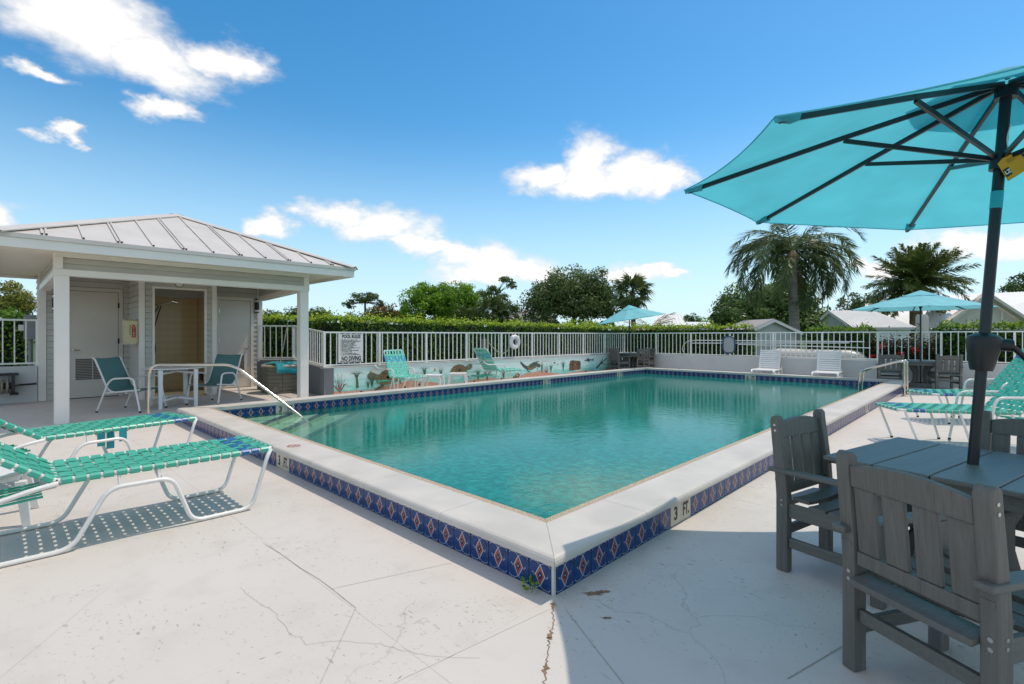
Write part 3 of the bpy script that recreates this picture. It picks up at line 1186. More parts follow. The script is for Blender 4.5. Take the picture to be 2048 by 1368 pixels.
# mural paint: pale turquoise fading darker and greener downwards, brushed in streaks
mm, nt, p = new_mat('mural_paint')
n_, l_ = nt.nodes, nt.links
g = n_.new('ShaderNodeNewGeometry')
sp = n_.new('ShaderNodeSeparateXYZ')
l_.new(g.outputs['Position'], sp.inputs[0])
mp = n_.new('ShaderNodeMapping')
mp.inputs['Scale'].default_value = (1.2, 1, 5)
l_.new(g.outputs['Position'], mp.inputs[0])
z1 = n_.new('ShaderNodeTexNoise')
z1.inputs['Scale'].default_value = 2.2
z1.inputs['Detail'].default_value = 6
l_.new(mp.outputs[0], z1.inputs['Vector'])
a1 = n_.new('ShaderNodeMath')
a1.operation = 'MULTIPLY_ADD'
l_.new(z1.outputs['Fac'], a1.inputs[0])
a1.inputs[1].default_value = .85
l_.new(sp.outputs['Z'], a1.inputs[2])
rp = n_.new('ShaderNodeValToRGB')
e = rp.color_ramp.elements
e[0].position, e[0].color = .38, (.17, .50, .43, 1)
e[1].position, e[1].color = 1.0, (.72, .78, .72, 1)
for pos, c in ((.58, (.33, .68, .59)), (.72, (.53, .82, .74)), (.86, (.68, .85, .79))):
    x = e.new(pos)
    x.color = (*c, 1)
l_.new(a1.outputs[0], rp.inputs[0])
l_.new(rp.outputs[0], p.inputs['Base Color'])
p.inputs['Roughness'].default_value = .75
M['mural'] = mm

mural = wall_thing('mural_wall', (2.93, WY), (WX, WY), .20, WT, WT, 'low wall painted with an undersea mural of turtles and sand', [M['mural'], M['wall_cap']])
back = wall_thing('low_wall', (WX, WY), (WX, -9), .20, .62, .60, 'low plain grey wall behind the far end of the pool', [M['wall_grey'], M['wall_grey']], cap=False)
ret = wall_thing('low_wall', (3.12, 10.85), (2.93, WY), .20, .70, WT, 'short slate grey wall running back from the mural beside the round tub', [M['wall_side'], M['wall_cap']])
ret2 = wall_thing('low_wall', (2.46, 11.25), (3.12, 10.86), .15, .70, .70, 'short stretch of slate grey wall behind the round tub, next to the pool house', [M['wall_side'], M['wall_cap']])
left_w = wall_thing('low_wall', (-9, 12.0), (-1.36, 12.0), .20, .70, .70, 'low slate grey wall with the hose reel, left of the pool house', [M['wall_grey'], M['wall_grey']], cap=False)
link('end_face', MB().box(2.918, 2.9295, WY + .003, WY + .19, 0, WT - .01).mesh('end_face', M['wall_side']), mural).location = (-2.93, -WY, 0)

# painted figures on the mural (flat paint, a couple of millimetres thick)
PAINT = {k: mat('mural_' + k, c, .75, .35, 18, col2=c2) for k, c, c2 in (
    ('sand', (.70, .38, .26), (.55, .28, .19)), ('shell', (.34, .22, .11), (.14, .10, .055)), ('skin', (.30, .28, .17), (.13, .13, .08)),
    ('green', (.05, .11, .07), (.10, .16, .09)), ('coral', (.42, .22, .20), (.20, .12, .11)), ('grey', (.10, .125, .13), (.06, .07, .075)),
    ('chest', (.25, .12, .065), (.14, .07, .04)), ('belly', (.42, .34, .18), (.25, .19, .1)), ('gold', (.55, .36, .07), (.4, .25, .05)), ('log', (.03, .045, .045), (.05, .06, .05)))}


def paint(name, paths, dz=0):
    """paths: list of (paint key, polygon in wall metres (x, z)); each laid 0.6 mm over the last"""
    m = MB()
    keys = []
    for i, (k, poly) in enumerate(paths):
        if k not in keys:
            keys.append(k)
        y = WY - .0012 - .0006 * (i % 6) - dz
        area = sum(poly[j][0] * poly[(j + 1) % len(poly)][1] - poly[(j + 1) % len(poly)][0] * poly[j][1] for j in range(len(poly)))
        if area < 0:
            poly = poly[::-1]
        m.add([(x, y, z) for x, z in poly], [tuple(range(len(poly)))], keys.index(k))
    return m.build(name, [PAINT[k] for k in keys], mural, world=True)


def ell(cx, cz, rx, rz, a=0, n=16, w=0):
    ca, sa = math.cos(a), math.sin(a)
    return [(cx + rx * math.cos(t) * ca - rz * math.sin(t) * sa, cz + rx * math.cos(t) * sa + rz * math.sin(t) * ca) for t in np.linspace(0, 2 * PI, n + 1)[:-1]]


def stroke(pts, w0, w1):
    L_, R_ = [], []
    for i, (x, z) in enumerate(pts):
        a, b = pts[max(i - 1, 0)], pts[min(i + 1, len(pts) - 1)]
        d = Vector((b[0] - a[0], b[1] - a[1])).normalized()
        w = (w0 + (w1 - w0) * i / (len(pts) - 1)) / 2
        L_.append((x - d.y * w, z + d.x * w))
        R_.append((x + d.y * w, z - d.x * w))
    return L_ + R_[::-1]


top = [(x, .10 + .05 * math.sin(x * 2.7 + .3) + .045 * math.sin(x * 1.3 + 1.5) + .012 * math.sin(x * 9)) for x in np.linspace(2.935, 14.6, 110)]
for i in range(0, 109):
    pass
m = MB()
for (xa, za), (xb, zb) in zip(top[:-1], top[1:]):
    m.add([(xa, WY - .0009, -.02), (xb, WY - .0009, -.02), (xb, WY - .0009, zb), (xa, WY - .0009, za)], [(0, 1, 2, 3)])
m.build('painted_sand', PAINT['sand'], mural, world=True)


def frondy(cx, cz, h, n, k, spread=.6, w=.016):
    return [(k, stroke([(cx, cz), (cx + spread * h * math.sin(a) * .35, cz + h * .62), (cx + spread * h * math.sin(a), cz + h * (.55 + .42 * math.cos(a)))], w, .004)) for a in np.linspace(-1.35, 1.35, n)]


paint('painted_coral', [('coral' if i % 2 else 'chest', stroke([(3.27, .07), (3.27 + .55 * s, .17 + .02 * i % .07), (3.27 + s, .28 + h)], .026, .006)) for i, (s, h) in enumerate(((-.17, .02), (-.12, .14), (-.06, .06), (-.05, .20), (.0, .12), (.05, .18), (.08, .06), (.13, .1), (.17, -.02), (-.2, -.08), (.2, -.08)))])
paint('painted_palm_weed', [('green', stroke([(3.69, .13), (3.68, .28), (3.67, .40)], .07, .035))] + frondy(3.67, .33, .2, 7, 'green', .9, .022), .004)


def turtle(name, cx, cz, s, flip=1, tilt=0.0, shell='shell', lie=1):
    def T(poly):
        ca, sa = math.cos(tilt), math.sin(tilt)
        return [(cx + flip * s * (x * ca - z * sa), cz + s * (x * sa + z * ca)) for x, z in poly]
    parts = [('skin', T(stroke([(.18, -.10), (.30, -.26), (.52, -.30)], .16, .05))), ('skin', T(stroke([(-.30, -.10), (-.42, -.26)], .14, .04))),
             ('skin', T(ell(.56, .10, .17, .12, .3))), ('skin', T(stroke([(.30, .02), (.45, .07), (.58, .10)], .2, .16))),
             ('belly', T(ell(.0, -.06, .44, .15, 0))), (shell, T([(-.46, -.02), (-.40, .10), (-.22, .22), (.02, .26), (.24, .20), (.38, .06), (.36, -.02), (0, -.08)]))]
    for x, z, r in ((-.26, .08, .07), (-.08, .13, .08), (.12, .11, .08), (.26, .05, .055), (-.16, .0, .06), (.03, .01, .06)):
        parts.append(('chest' if r > .06 else 'skin', T(ell(x, z, r, r * .75, 0, 6))))
    paint(name, parts)


turtle('painted_turtle', 4.50, .32, .78, -1, -.08)
turtle('painted_turtle', 6.62, .37, .66, 1, .05)
paint('painted_flying_turtle', [('grey', [(8.98, .53), (9.06, .50), (9.22, .40), (9.34, .36), (9.38, .28), (9.25, .27), (9.10, .36), (9.0, .46)]), ('shell', ell(9.55, .36, .27, .10, .25)), ('green', ell(9.56, .40, .19, .07, .3)), ('grey', ell(9.82, .37, .10, .06, -.3)), ('grey', stroke([(9.6, .38), (9.7, .48), (9.86, .50)], .05, .015)), ('grey', stroke([(9.3, .3), (9.33, .22), (9.44, .19)], .06, .015)), ('grey', stroke([(9.75, .3), (9.8, .2)], .04, .01))])
paint('painted_weed', frondy(5.5, .34, .22, 6, 'green', .7) + frondy(5.52, .28, .2, 4, 'green', .5), .003)
paint('painted_weed', frondy(6.02, .2, .34, 5, 'green', .35, .02), .003)
paint('painted_weed', frondy(11.05, .14, .36, 8, 'green', .4, .02), .003)
paint('painted_weed', frondy(9.98, .14, .36, 6, 'green', .3, .02), .003)
paint('painted_weed', frondy(8.28, .06, .28, 6, 'green', .5, .022), .003)
paint('painted_coral', [('chest', stroke([(7.64, .05), (7.63, .18), (7.5, .3)], .05, .02)), ('chest', stroke([(7.64, .05), (7.66, .2), (7.8, .3)], .05, .02)), ('chest', stroke([(7.6, .2), (7.58, .33)], .03, .012)), ('coral', stroke([(7.7, .2), (7.72, .32)], .03, .012))], .002)
paint('painted_chest', [('chest', [(11.36, .12), (12.0, .14), (12.02, .33), (11.38, .33)]), ('chest', [(11.38, .335), (12.02, .335), (11.99, .43), (11.55, .47), (11.42, .45)]), ('log', [(11.37, .315), (12.02, .32), (12.02, .345), (11.37, .34)]), ('gold', ell(11.7, .31, .03, .03)), ('log', [(11.55, .12), (11.585, .12), (11.585, .46), (11.55, .46)]), ('log', [(11.86, .13), (11.89, .13), (11.89, .44), (11.86, .44)])])
paint('painted_weed', frondy(4.05, .12, .34, 6, 'green', .45, .02) + frondy(3.95, .10, .24, 4, 'green', .4, .018), .003)
paint('painted_weed', frondy(7.30, .08, .36, 7, 'green', .45, .02), .0035)
paint('painted_weed', frondy(10.42, .13, .30, 6, 'green', .5, .02), .003)
paint('painted_coral', [('coral', stroke([(10.2 + s * .1, .12), (10.2 + s * .6, .22), (10.2 + s, .22 + h)], .03, .008)) for s, h in ((-.16, .06), (-.08, .16), (0, .2), (.08, .14), (.16, .05))], .002)
paint('painted_rock', [('chest', [(8.75, .05), (9.0, .06), (8.97, .15), (8.86, .19), (8.78, .14)]), ('sand', ell(8.86, .12, .05, .03))], .003)
paint('painted_swirl', [('belly', stroke([(5.2 + .1 * i, .36 + .02 * math.sin(i * 1.3)) for i in range(7)], .012, .004)), ('belly', stroke([(9.95 + .1 * i, .48 + .02 * math.sin(i * 1.1)) for i in range(8)], .012, .004))], .002)
paint('painted_shark', [('grey', [(12.2, .44), (12.36, .475), (12.44, .53), (12.49, .48), (12.66, .455), (12.80, .51), (12.75, .445), (12.78, .39), (12.66, .435), (12.52, .415), (12.46, .365), (12.41, .41), (12.30, .415)])])
paint('painted_log', [('log', stroke([(12.92, .13), (13.2, .29), (13.62, .48)], .07, .03)), ('log', stroke([(13.1, .23), (13.3, .42), (13.34, .5)], .04, .015)), ('log', stroke([(13.25, .31), (13.5, .24)], .04, .012))], .003)
paint('painted_fish', [('gold', ell(4.02, .45, .03, .045)), ('gold', ell(4.22, .24, .035, .035)), ('gold', ell(5.83, .43, .035, .035)), ('coral', ell(10.6, .42, .05, .03)), ('gold', ell(10.75, .36, .04, .02))])
for x, z in ((3.78, .035), (4.93, .06), (5.35, .09), (6.83, .05), (7.16, .05), (8.2, .06), (8.72, .07), (12.3, .06)):
    m = MB()
    m.tube([(x, WY - .004, z), (x, WY + .03, z)], .03, 10)
    m.build('weep_hole', M['slot'], mural, world=True)


def fence(name, p, q, zt0, zt1, zb0, zb1, label, pitch=.1425, posts=1.28, foot=.1, first_post=True, last_post=True):
    """railing p->q: top rail, bottom rail, square posts and single pickets"""
    p, q = Vector((*p, 0)), Vector((*q, 0))
    t = thing(name, p, label, 'railing', 'white railings round the pool')
    L_ = (q - p).length
    d = (q - p) / L_
    rz = math.atan2(d.y, d.x)
    def Z(s, a, b):
        return a + (b - a) * s / L_
    for nm, a, b, h in (('top_rail', zt0, zt1, .034), ('bottom_rail', zb0, zb1, .03)):
        m = MB()
        m.beam((0, 0, a - h / 2), Vector((q - p).to_tuple()) + Vector((0, 0, b - h / 2)), .036, h)
        m.build(nm, M['fence'], t)
    n = max(1, round(L_ / posts))
    ps = [L_ * i / n for i in range(n + 1)]
    h_ = zt0 - zb0
    pk = MB().box(-.0095, .0095, -.0095, .0095, 0, 1).mesh('picket', M['fence'])
    po = MB().box(-.023, .023, -.023, .023, 0, 1).mesh('post', M['fence'])
    for i, s in enumerate(ps):
        if (i == 0 and not first_post) or (i == n and not last_post):
            continue
        z0 = Z(s, zb0, zb1) - foot
        o = link('post', po, t, loc=d * s + Vector((0, 0, z0)), rz=rz)
        o.scale.z = Z(s, zt0, zt1) - .002 - z0
    k = int(L_ / pitch)
    for i in range(1, k + 1):
        s = L_ * i / (k + 1)
        if min(abs(s - x) for x in ps) < .055:
            continue
        z0 = Z(s, zb0, zb1) - .006
        o = link('picket', pk, t, loc=d * s + Vector((0, 0, z0)), rz=rz)
        o.scale.z = Z(s, zt0, zt1) - .01 - z0
    return t


FY, FX = WY + .10, WX + .10
fence('railing', (2.97, FY), (FX, FY), 1.385, 1.40, .675, .665, 'white railing standing on the mural wall')
fence('railing', (FX, FY), (FX, -8.5), 1.40, 1.42, .665, .66, 'white railing standing on the plain grey wall at the far end of the pool', first_post=False)
fence('railing', (2.97, FY), (3.16, 10.85), 1.385, 1.55, .675, .775, 'white railing climbing back from the pool rules sign beside the round tub', first_post=False)
fence('railing', (2.50, 11.25), (3.16, 10.85), 1.55, 1.55, .775, .775, 'short white railing just right of the pool house wall above the round tub', last_post=False)
fence('railing', (-6, 12.1), (-1.36, 12.1), 1.62, 1.62, .77, .77, 'white railing on the slate grey wall above the hose reel', pitch=.165)

# ================================================================== POOL HOUSE
HX0, HX1, HY0, HYB = -1.34, 2.40, 8.25, 12.05
house = thing('pool_house', (.6, 10.1, 0), 'small grey clapboard pool house with a white metal hip roof and open porch', 'pool house')
hz0 = 2.18                          # underside of the porch beam


def part(nm, m, mt, **k):
    return m.build(nm, mt, house, world=True, **k)


for x in (HX0, HX1 - .165):
    part('post', MB().box(x, x + .165, HY0, HY0 + .165, 0, hz0), M['white'], bevel=.006)
# porch beam: white board, two strips of siding, white board, over the posts and back along both sides
ex = .004
part('beam', MB().box(HX0 - .01, HX1 + .01, HY0 - .012, HY0 + .17, hz0, hz0 + .095), M['white'], bevel=.003)
for i in range(2):
    z0 = hz0 + .097 + i * .085
    part('siding_board', MB().hexa([(HX0 + .09, HY0 + .012, z0), (HX1 - .09, HY0 + .012, z0), (HX1 - .09, HY0 + .15, z0), (HX0 + .09, HY0 + .15, z0)],
                                  [(HX0 + .09, HY0 + .030, z0 + .083), (HX1 - .09, HY0 + .030, z0 + .083), (HX1 - .09, HY0 + .15, z0 + .083), (HX0 + .09, HY0 + .15, z0 + .083)]), M['siding'])
for x in (HX0 - .008, HX1 - .092):
    part('corner_board', MB().box(x, x + .10, HY0 - .010, HY0 + .165, hz0 + .097, hz0 + .268), M['white'])
part('frieze_board', MB().box(HX0 - .012, HX1 + .012, HY0 - .014, HY0 + .17, hz0 + .270, hz0 + .335), M['white'], bevel=.003)
for x0, x1 in ((HX0, HX0), (HX1 - .16, 2.70)):
    m = MB()
    m.hexa([(x0, HY0 + .17, hz0), (x0 + .16, HY0 + .17, hz0), (x1 + .16, 11.9, hz0), (x1, 11.9, hz0)], [(x0, HY0 + .17, hz0 + .095), (x0 + .16, HY0 + .17, hz0 + .095), (x1 + .16, 11.9, hz0 + .095), (x1, 11.9, hz0 + .095)])
    part('side_beam', m, M['white'])
    for i in range(2):
        za = hz0 + .097 + i * .12
        m = MB()
        m.hexa([(x0 + .012, HY0 + .17, za), (x0 + .15, HY0 + .17, za), (x1 + .15, 11.9, za), (x1 + .012, 11.9, za)], [(x0 + .03, HY0 + .17, za + .118), (x0 + .13, HY0 + .17, za + .118), (x1 + .13, 11.9, za + .118), (x1 + .03, 11.9, za + .118)])
        part('siding_board', m, M['siding'])


def siding(x0, y0, x1, y1, z0, z1, n, lap=.118, proud=.022):
    """rows of clapboard on the face (x0,y0)-(x1,y1) with outward normal n"""
    k = max(1, math.ceil((z1 - z0) / lap))
    n = Vector(n)
    a, b = Vector((x0, y0, 0)), Vector((x1, y1, 0))
    for i in range(k):
        za, zb = z0 + i * lap, min(z0 + (i + 1) * lap, z1)
        if zb - za < .01:
            continue
        o1, o2 = n * proud, n * .003
        q = [a + o1 + Vector((0, 0, za)), b + o1 + Vector((0, 0, za)), b - n * .02 + Vector((0, 0, za)), a - n * .02 + Vector((0, 0, za))]
        r = [a + o2 + Vector((0, 0, zb - .006)), b + o2 + Vector((0, 0, zb - .006)), b - n * .02 + Vector((0, 0, zb - .006)), a - n * .02 + Vector((0, 0, zb - .006))]
        if (b - a).cross(n).z > 0:
            q, r = q[::-1], r[::-1]
        part('siding_board', MB().hexa(q, r), M['siding'])


TOPZ = 2.53
SX0, SX1, SY = .10, 1.47, 10.87     # shower bay
XB1 = 2.86
# solid wall cores, near-black so the gaps draw shade lines under the boards
part('wall', MB().box(HX0 + .02, SX0 + .05, HYB + .02, 12.5, 0, TOPZ), M['slot'])
part('wall', MB().box(SX1 - .05, XB1 - .02, HYB + .02, 12.5, 0, TOPZ), M['slot'])
D1 = (-.90, -.085, 2.225)
D2 = (1.86, 2.575, 2.175)
siding(HX0 + .12, HYB, D1[0] - .085, HYB, 0, TOPZ, (0, -1, 0))
siding(D1[0] - .085, HYB, D1[1] + .085, HYB, D1[2] + .085, TOPZ, (0, -1, 0))
siding(D1[1] + .085, HYB, SX0 - .002, HYB, 0, TOPZ, (0, -1, 0))
siding(SX1 + .002, HYB, D2[0] - .07, HYB, 0, TOPZ, (0, -1, 0))
siding(D2[0] - .07, HYB, D2[1] + .075, HYB, D2[2] + .075, TOPZ, (0, -1, 0))
siding(D2[1] + .075, HYB, XB1 - .13, HYB, 0, TOPZ, (0, -1, 0))
siding(HX0, 12.5, HX0, HYB + .11, 0, TOPZ, (-1, 0, 0))
siding(SX0, HYB - .02, SX0, SY + .085, 0, TOPZ, (-1, 0, 0))
siding(SX1, SY + .085, SX1, HYB - .02, 0, TOPZ, (1, 0, 0))
siding(XB1, HYB + .1, XB1, 12.5, 0, TOPZ, (1, 0, 0))
SHX0, SHX1, SHZ = .345, 1.245, 2.27
siding(SX0 + .085, SY, SHX0 - .045, SY, 0, TOPZ, (0, -1, 0))
siding(SHX1 + .045, SY, SX1 - .075, SY, 0, TOPZ, (0, -1, 0))
siding(SHX0 - .045, SY, SHX1 + .045, SY, SHZ + .045, TOPZ, (0, -1, 0))
# white corner boards
for x, y, w, d in ((HX0 - .012, HYB - .022, .125, .13), (SX0 - .012, SY - .022, .09, .10), (SX1 - .078, SY - .022, .09, .10), (XB1 - .125, HYB - .022, .125, .12)):
    part('corner_board', MB().box(x, x + w, y, y + d, 0, TOPZ), M['white'], bevel=.004)


def door(x0, x1, z1, mt, hinge, gx, gz0, gz1):
    d = part('door', MB().box(x0 + .008, x1 - .008, HYB - .004, HYB + .02, .015, z1 - .008), mt)
    m = MB()
    fw = .075
    m.box(x0 - fw, x0, HYB - .022, HYB + .02, 0, z1 + fw)
    m.box(x1, x1 + fw, HYB - .022, HYB + .02, 0, z1 + fw)
    m.box(x0, x1, HYB - .021, HYB + .02, z1, z1 + fw)
    m.build('door_frame', M['door'] if mt is M['door'] else M['white'], d, world=True)
    m = MB()
    m.box(x0, x1, HYB + .001, HYB + .02, 0, z1, 0)
    m.build('door_gap', M['slot'], d, world=True)
    a, b = gx
    m = MB()
    for (p, q, r, s) in ((a - .03, a, gz0 - .03, gz1 + .03), (b, b + .03, gz0 - .03, gz1 + .03), (a, b, gz0 - .03, gz0), (a, b, gz1, gz1 + .03)):
        m.box(p, q, HYB - .018, HYB - .004, r, s)
    m.box((a + b) / 2 - .006, (a + b) / 2 + .006, HYB - .016, HYB - .005, gz0, gz1)
    m.build('grille_frame', mt, d, world=True)
    k = int((gz1 - gz0) / .032)
    for i in range(k):
        z = gz0 + (i + .5) * (gz1 - gz0) / k
        MB().hexa([(a, HYB - .015, z - .014), (b, HYB - .015, z - .014), (b, HYB - .006, z - .004), (a, HYB - .006, z - .004)], [(a, HYB - .015, z - .009), (b, HYB - .015, z - .009), (b, HYB - .006, z + .012), (a, HYB - .006, z + .012)]).build('louvre', M['louvre'], d, world=True)
    hx = x0 + .07 if hinge == 'r' else x1 - .07
    sg = 1 if hinge == 'r' else -1
    m = MB()
    m.tube([(hx, HYB - .004, 1.0), (hx, HYB - .045, 1.0)], .026, 12)
    m.tube([(hx, HYB - .05, 1.0), (hx + sg * .03, HYB - .06, 1.0), (hx + sg * .11, HYB - .055, 1.0)], .011, 8)
    m.build('door_handle', M['chrome'], d, smooth=True, world=True)
    px = x1 if hinge == 'r' else x0
    for z in (z1 - .28, 1.18, .25):
        MB().box(px - .014, px + .014, HYB - .032, HYB - .004, z - .055, z + .055).build('hinge', M['black'] if hinge == 'r' else M['bolt'], d, world=True)


door(*D1, M['door'], 'r', (-.79, -.24), .38, .82)
door(*D2, M['door2'], 'l', (1.98, 2.42), .38, .80)
# shower stall
m = MB()
fw = .042
m.box(SHX0 - fw, SHX0, SY - .02, SY + .02, .03, SHZ + fw)
m.box(SHX1, SHX1 + fw, SY - .02, SY + .02, .03, SHZ + fw)
m.box(SHX0, SHX1, SY - .019, SY + .02, SHZ, SHZ + fw)
part('shower_frame', m, M['white'])
SYB = SY + .95
SIX0, SIX1 = SHX0 - .05, SHX1 + .10
m = MB()
m.box(SIX0 - .04, SIX1 + .04, SYB + .012, SYB + .05, 0, TOPZ)
m.box(SIX0 - .05, SIX0 - .012, SY + .03, SYB + .012, 0, TOPZ)
m.box(SIX1 + .012, SIX1 + .05, SY + .03, SYB + .012, 0, TOPZ)
part('shower_wall', m, M['siding'])
part('shower_ceiling', MB().box(SIX0 - .012, SIX1 + .012, SY + .03, SYB + .011, TOPZ - .05, TOPZ), M['white'])
m = MB()
m.box(SIX0 - .004, SIX1 + .004, SYB + .004, SYB + .012, .02, 2.16)
m.box(SIX0 - .012, SIX0 - .004, SY + .03, SYB + .012, .02, 2.16)
m.box(SIX1 + .004, SIX1 + .012, SY + .03, SYB + .012, .02, 2.16)
part('shower_grout', m, M['shower_grout'])
tw = .148
st1 = MB().box(-tw / 2 + .001, tw / 2 - .001, -.004, .002, -tw / 2 + .001, tw / 2 - .001).mesh('tile', M['shower_tile'])
for r in range(14):
    z = .08 + tw * (r + .5)
    if z > 2.1:
        continue
    for i in range(7):
        x = SIX0 + .005 + tw * (i + .5)
        if x < SIX1 - .05:
            o = link('tile', st1, house, loc=(x - .6, SYB + .004 - 10.1, z))
    for i in range(6):
        y = SYB - tw * (i + .5)
        o = link('tile', st1, house, loc=(SIX1 + .004 - .6, y - 10.1, z), rz=-PI / 2)
        o = link('tile', st1, house, loc=(SIX0 - .004 - .6, y - 10.1, z), rz=PI / 2)
part('shower_curb', MB().box(SHX0, SHX1, SY - .03, SY + .06, 0, .11), M['shower_tile'], bevel=.005)
part('shower_floor', MB().box(SIX0, SIX1, SY + .06, SYB + .004, 0, .03), M['shower_tile'])
hx = SHX0 - .046
sh = part('shower_head', MB().tube([(hx, SY + .5, 2.03), (hx + .12, SY + .48, 1.98), (hx + .2, SY + .45, 1.93)], .010, 8)
          .tube([(hx + .2, SY + .45, 1.93), (hx + .36, SY + .4, 2.0), (hx + .45, SY + .38, 2.03)], .012, 8)
          .tube([(hx + .43, SY + .385, 2.045), (hx + .53, SY + .36, 2.02)], .04, 12), M['chrome'], smooth=True)
hp = fillet([(hx + .2, SY + .45, 1.92), (hx + .09, SY + .40, 1.75), (hx + .10, SY + .40, 1.25), (hx + .14, SY + .38, .98), (hx + .07, SY + .40, .78), (hx + .06, SY + .40, 1.1), (hx + .12, SY + .42, 1.5), (hx + .24, SY + .44, 1.93)], .2, 6)
MB().tube(hp, .011, 7).build('shower_hose', M['black'], sh, smooth=True, world=True)
MB().tube([(SHX1 + .02, SY + .3, .30), (SHX1 + .02, SY + .3, .46)], .035, 10).build('soap_bottle', M['black'], sh, world=True)
# little round plaque over the shower opening
part('wall_plaque', MB().tube([((SHX0 + SHX1) / 2 - .02, SY - .022, 2.40), ((SHX0 + SHX1) / 2 - .02, SY - .004, 2.40)], .085, 20).tube([((SHX0 + SHX1) / 2 - .02, SY - .026, 2.40), ((SHX0 + SHX1) / 2 - .02, SY - .02, 2.40)], .07, 20, m=1), [M['louvre'], M['sign']])

# roof: hip of standing-seam panels, fascia with drip edge, grooved soffit
EX0, EX1, EY0, EY1 = -1.98, 3.03, 7.60, 12.62
EZ = 2.64
APEX = Vector((.545, 10.11, 3.70))
FB = 2.455
part('ceiling', MB().box(HX0 + .17, HX1 - .17, HY0 + .18, 12.0, TOPZ, TOPZ + .02), M['soffit'])
sf = MB()
part('soffit', MB().box(EX0 + .03, EX1 - .03, EY0 + .03, EY1 - .03, TOPZ + .022, TOPZ + .03), M['slot'])
nb = 0
y = EY0 + .13
while y < EY1 - .1:                 # soffit boards run along X outside the walls
    for x0, x1 in ((EX0 + .03, HX0 + .165), (HX1 - .165, EX1 - .03)) if y > HY0 + .05 else ((EX0 + .03, EX1 - .03),):
        part('soffit_board', MB().box(x0, x1, y, y + .126, TOPZ - .014, TOPZ + .02), M['soffit'])
    y += .130
m = MB()
k = 0
while EX0 + .05 + k * .145 < EX1 - .1:
    x = EX0 + .05 + k * .145
    m.box(x, x + .128, EY0 + .03, EY0 + .12, TOPZ - .03, TOPZ - .012)
    k += 1
part('soffit_channel', m, M['soffit'])
for (a, b, c, d) in ((EX0, EX1, EY0, EY0 + .028), (EX0, EX1, EY1 - .028, EY1), (EX0, EX0 + .028, EY0 + .028, EY1 - .028), (EX1 - .028, EX1, EY0 + .028, EY1 - .028)):
    part('fascia', MB().box(a, b, c, d, FB, EZ - .060), M['white'])
for (a, b, c, d) in ((EX0 - .022, EX1 + .022, EY0 - .022, EY0 + .03), (EX0 - .022, EX1 + .022, EY1 - .03, EY1 + .022), (EX0 - .022, EX0 + .03, EY0 + .03, EY1 - .03), (EX1 - .03, EX1 + .022, EY0 + .03, EY1 - .03)):
    part('drip_edge', MB().box(a, b, c, d, EZ - .058, EZ - .004), M['roof'])
C4 = [Vector((EX0 - .02, EY0 - .02, EZ)), Vector((EX1 + .02, EY0 - .02, EZ)), Vector((EX1 + .02, EY1 + .02, EZ)), Vector((EX0 - .02, EY1 + .02, EZ))]
for k in range(4):
    a, b = C4[k], C4[(k + 1) % 4]
    L_ = (b - a).length
    mid = (a + b) / 2
    up = (APEX - mid)
    e = (b - a).normalized()
    nrm = e.cross(up).normalized()
    sapex = (APEX - a).dot(e)
    pan = .405
    s = sapex % pan - pan
    cuts = [0] + [x for x in [s + pan * i for i in range(20)] if .05 < x < L_ - .05] + [L_]

    def hat(s_):
        t = s_ / sapex if s_ < sapex else (L_ - s_) / (L_ - sapex)
        return max(0, min(1, t))
    for s0, s1 in zip(cuts[:-1], cuts[1:]):
        poly = [a + e * s0, a + e * s1, a + e * s1 + up * hat(s1)]
        if hat(s0) > 0:
            poly.append(a + e * s0 + up * hat(s0))
        if s0 < sapex - .01 < s1 - .02:
            poly.insert(3, APEX.copy())
        q = len(poly)
        m = MB()
        top = [p_ - e * 0 for p_ in poly]
        m.add(top + [p_ - nrm * .012 for p_ in poly], [tuple(range(q)), tuple(range(q, 2 * q))[::-1]] + [(j + q, (j + 1) % q + q, (j + 1) % q, j) for j in range(q)])
        part('roof_panel', m, M['roof'])
    for i, s_ in enumerate(cuts[1:-1]):
        h = hat(s_)
        for o2 in ((-.022, .022) if i % 2 else (0,)):
            p0, p1 = a + e * (s_ + o2) + up * .012 + nrm * .012, a + e * (s_ + o2) + up * max(.03, h - .03) + nrm * .012
            sm = part('roof_seam', MB().beam(p0, p1, .024, .009, up=nrm), M['roof'])
            MB().beam(p0 - up.normalized() * .012, p0 + up.normalized() * .004, .020, .022, up=nrm).build('seam_end', M['slot'], sm, world=True)
    # hip cap
    hd = (APEX - a)
    dn = hd.normalized()
    m = MB()
    n2 = (C4[k] - C4[k - 1]).normalized().cross(APEX - (C4[k] + C4[k - 1]) / 2).normalized()
    w = .17
    wa = e - dn * e.dot(dn)
    wb = -(C4[k] - C4[k - 1]).normalized()
    wb = wb - dn * wb.dot(dn)
    wa.normalize()
    wb.normalize()
    wa = (wa - nrm * wa.dot(nrm)).normalized()
    wb = (wb - n2 * wb.dot(n2)).normalized()
    l0, l1 = a + (nrm + n2) * .018, APEX + Vector((0, 0, .02))
    m.add([l0, l1, l1 + wa * w + nrm * .004, l0 + wa * w + nrm * .004, l1 + wb * w + n2 * .004, l0 + wb * w + n2 * .004,
           l1 + wa * w - nrm * .012, l0 + wa * w - nrm * .012, l1 + wb * w - n2 * .012, l0 + wb * w - n2 * .012],
          [(0, 3, 2, 1), (0, 1, 4, 5), (3, 7, 6, 2), (5, 4, 8, 9)])
    part('hip_cap', m, M['roof'])


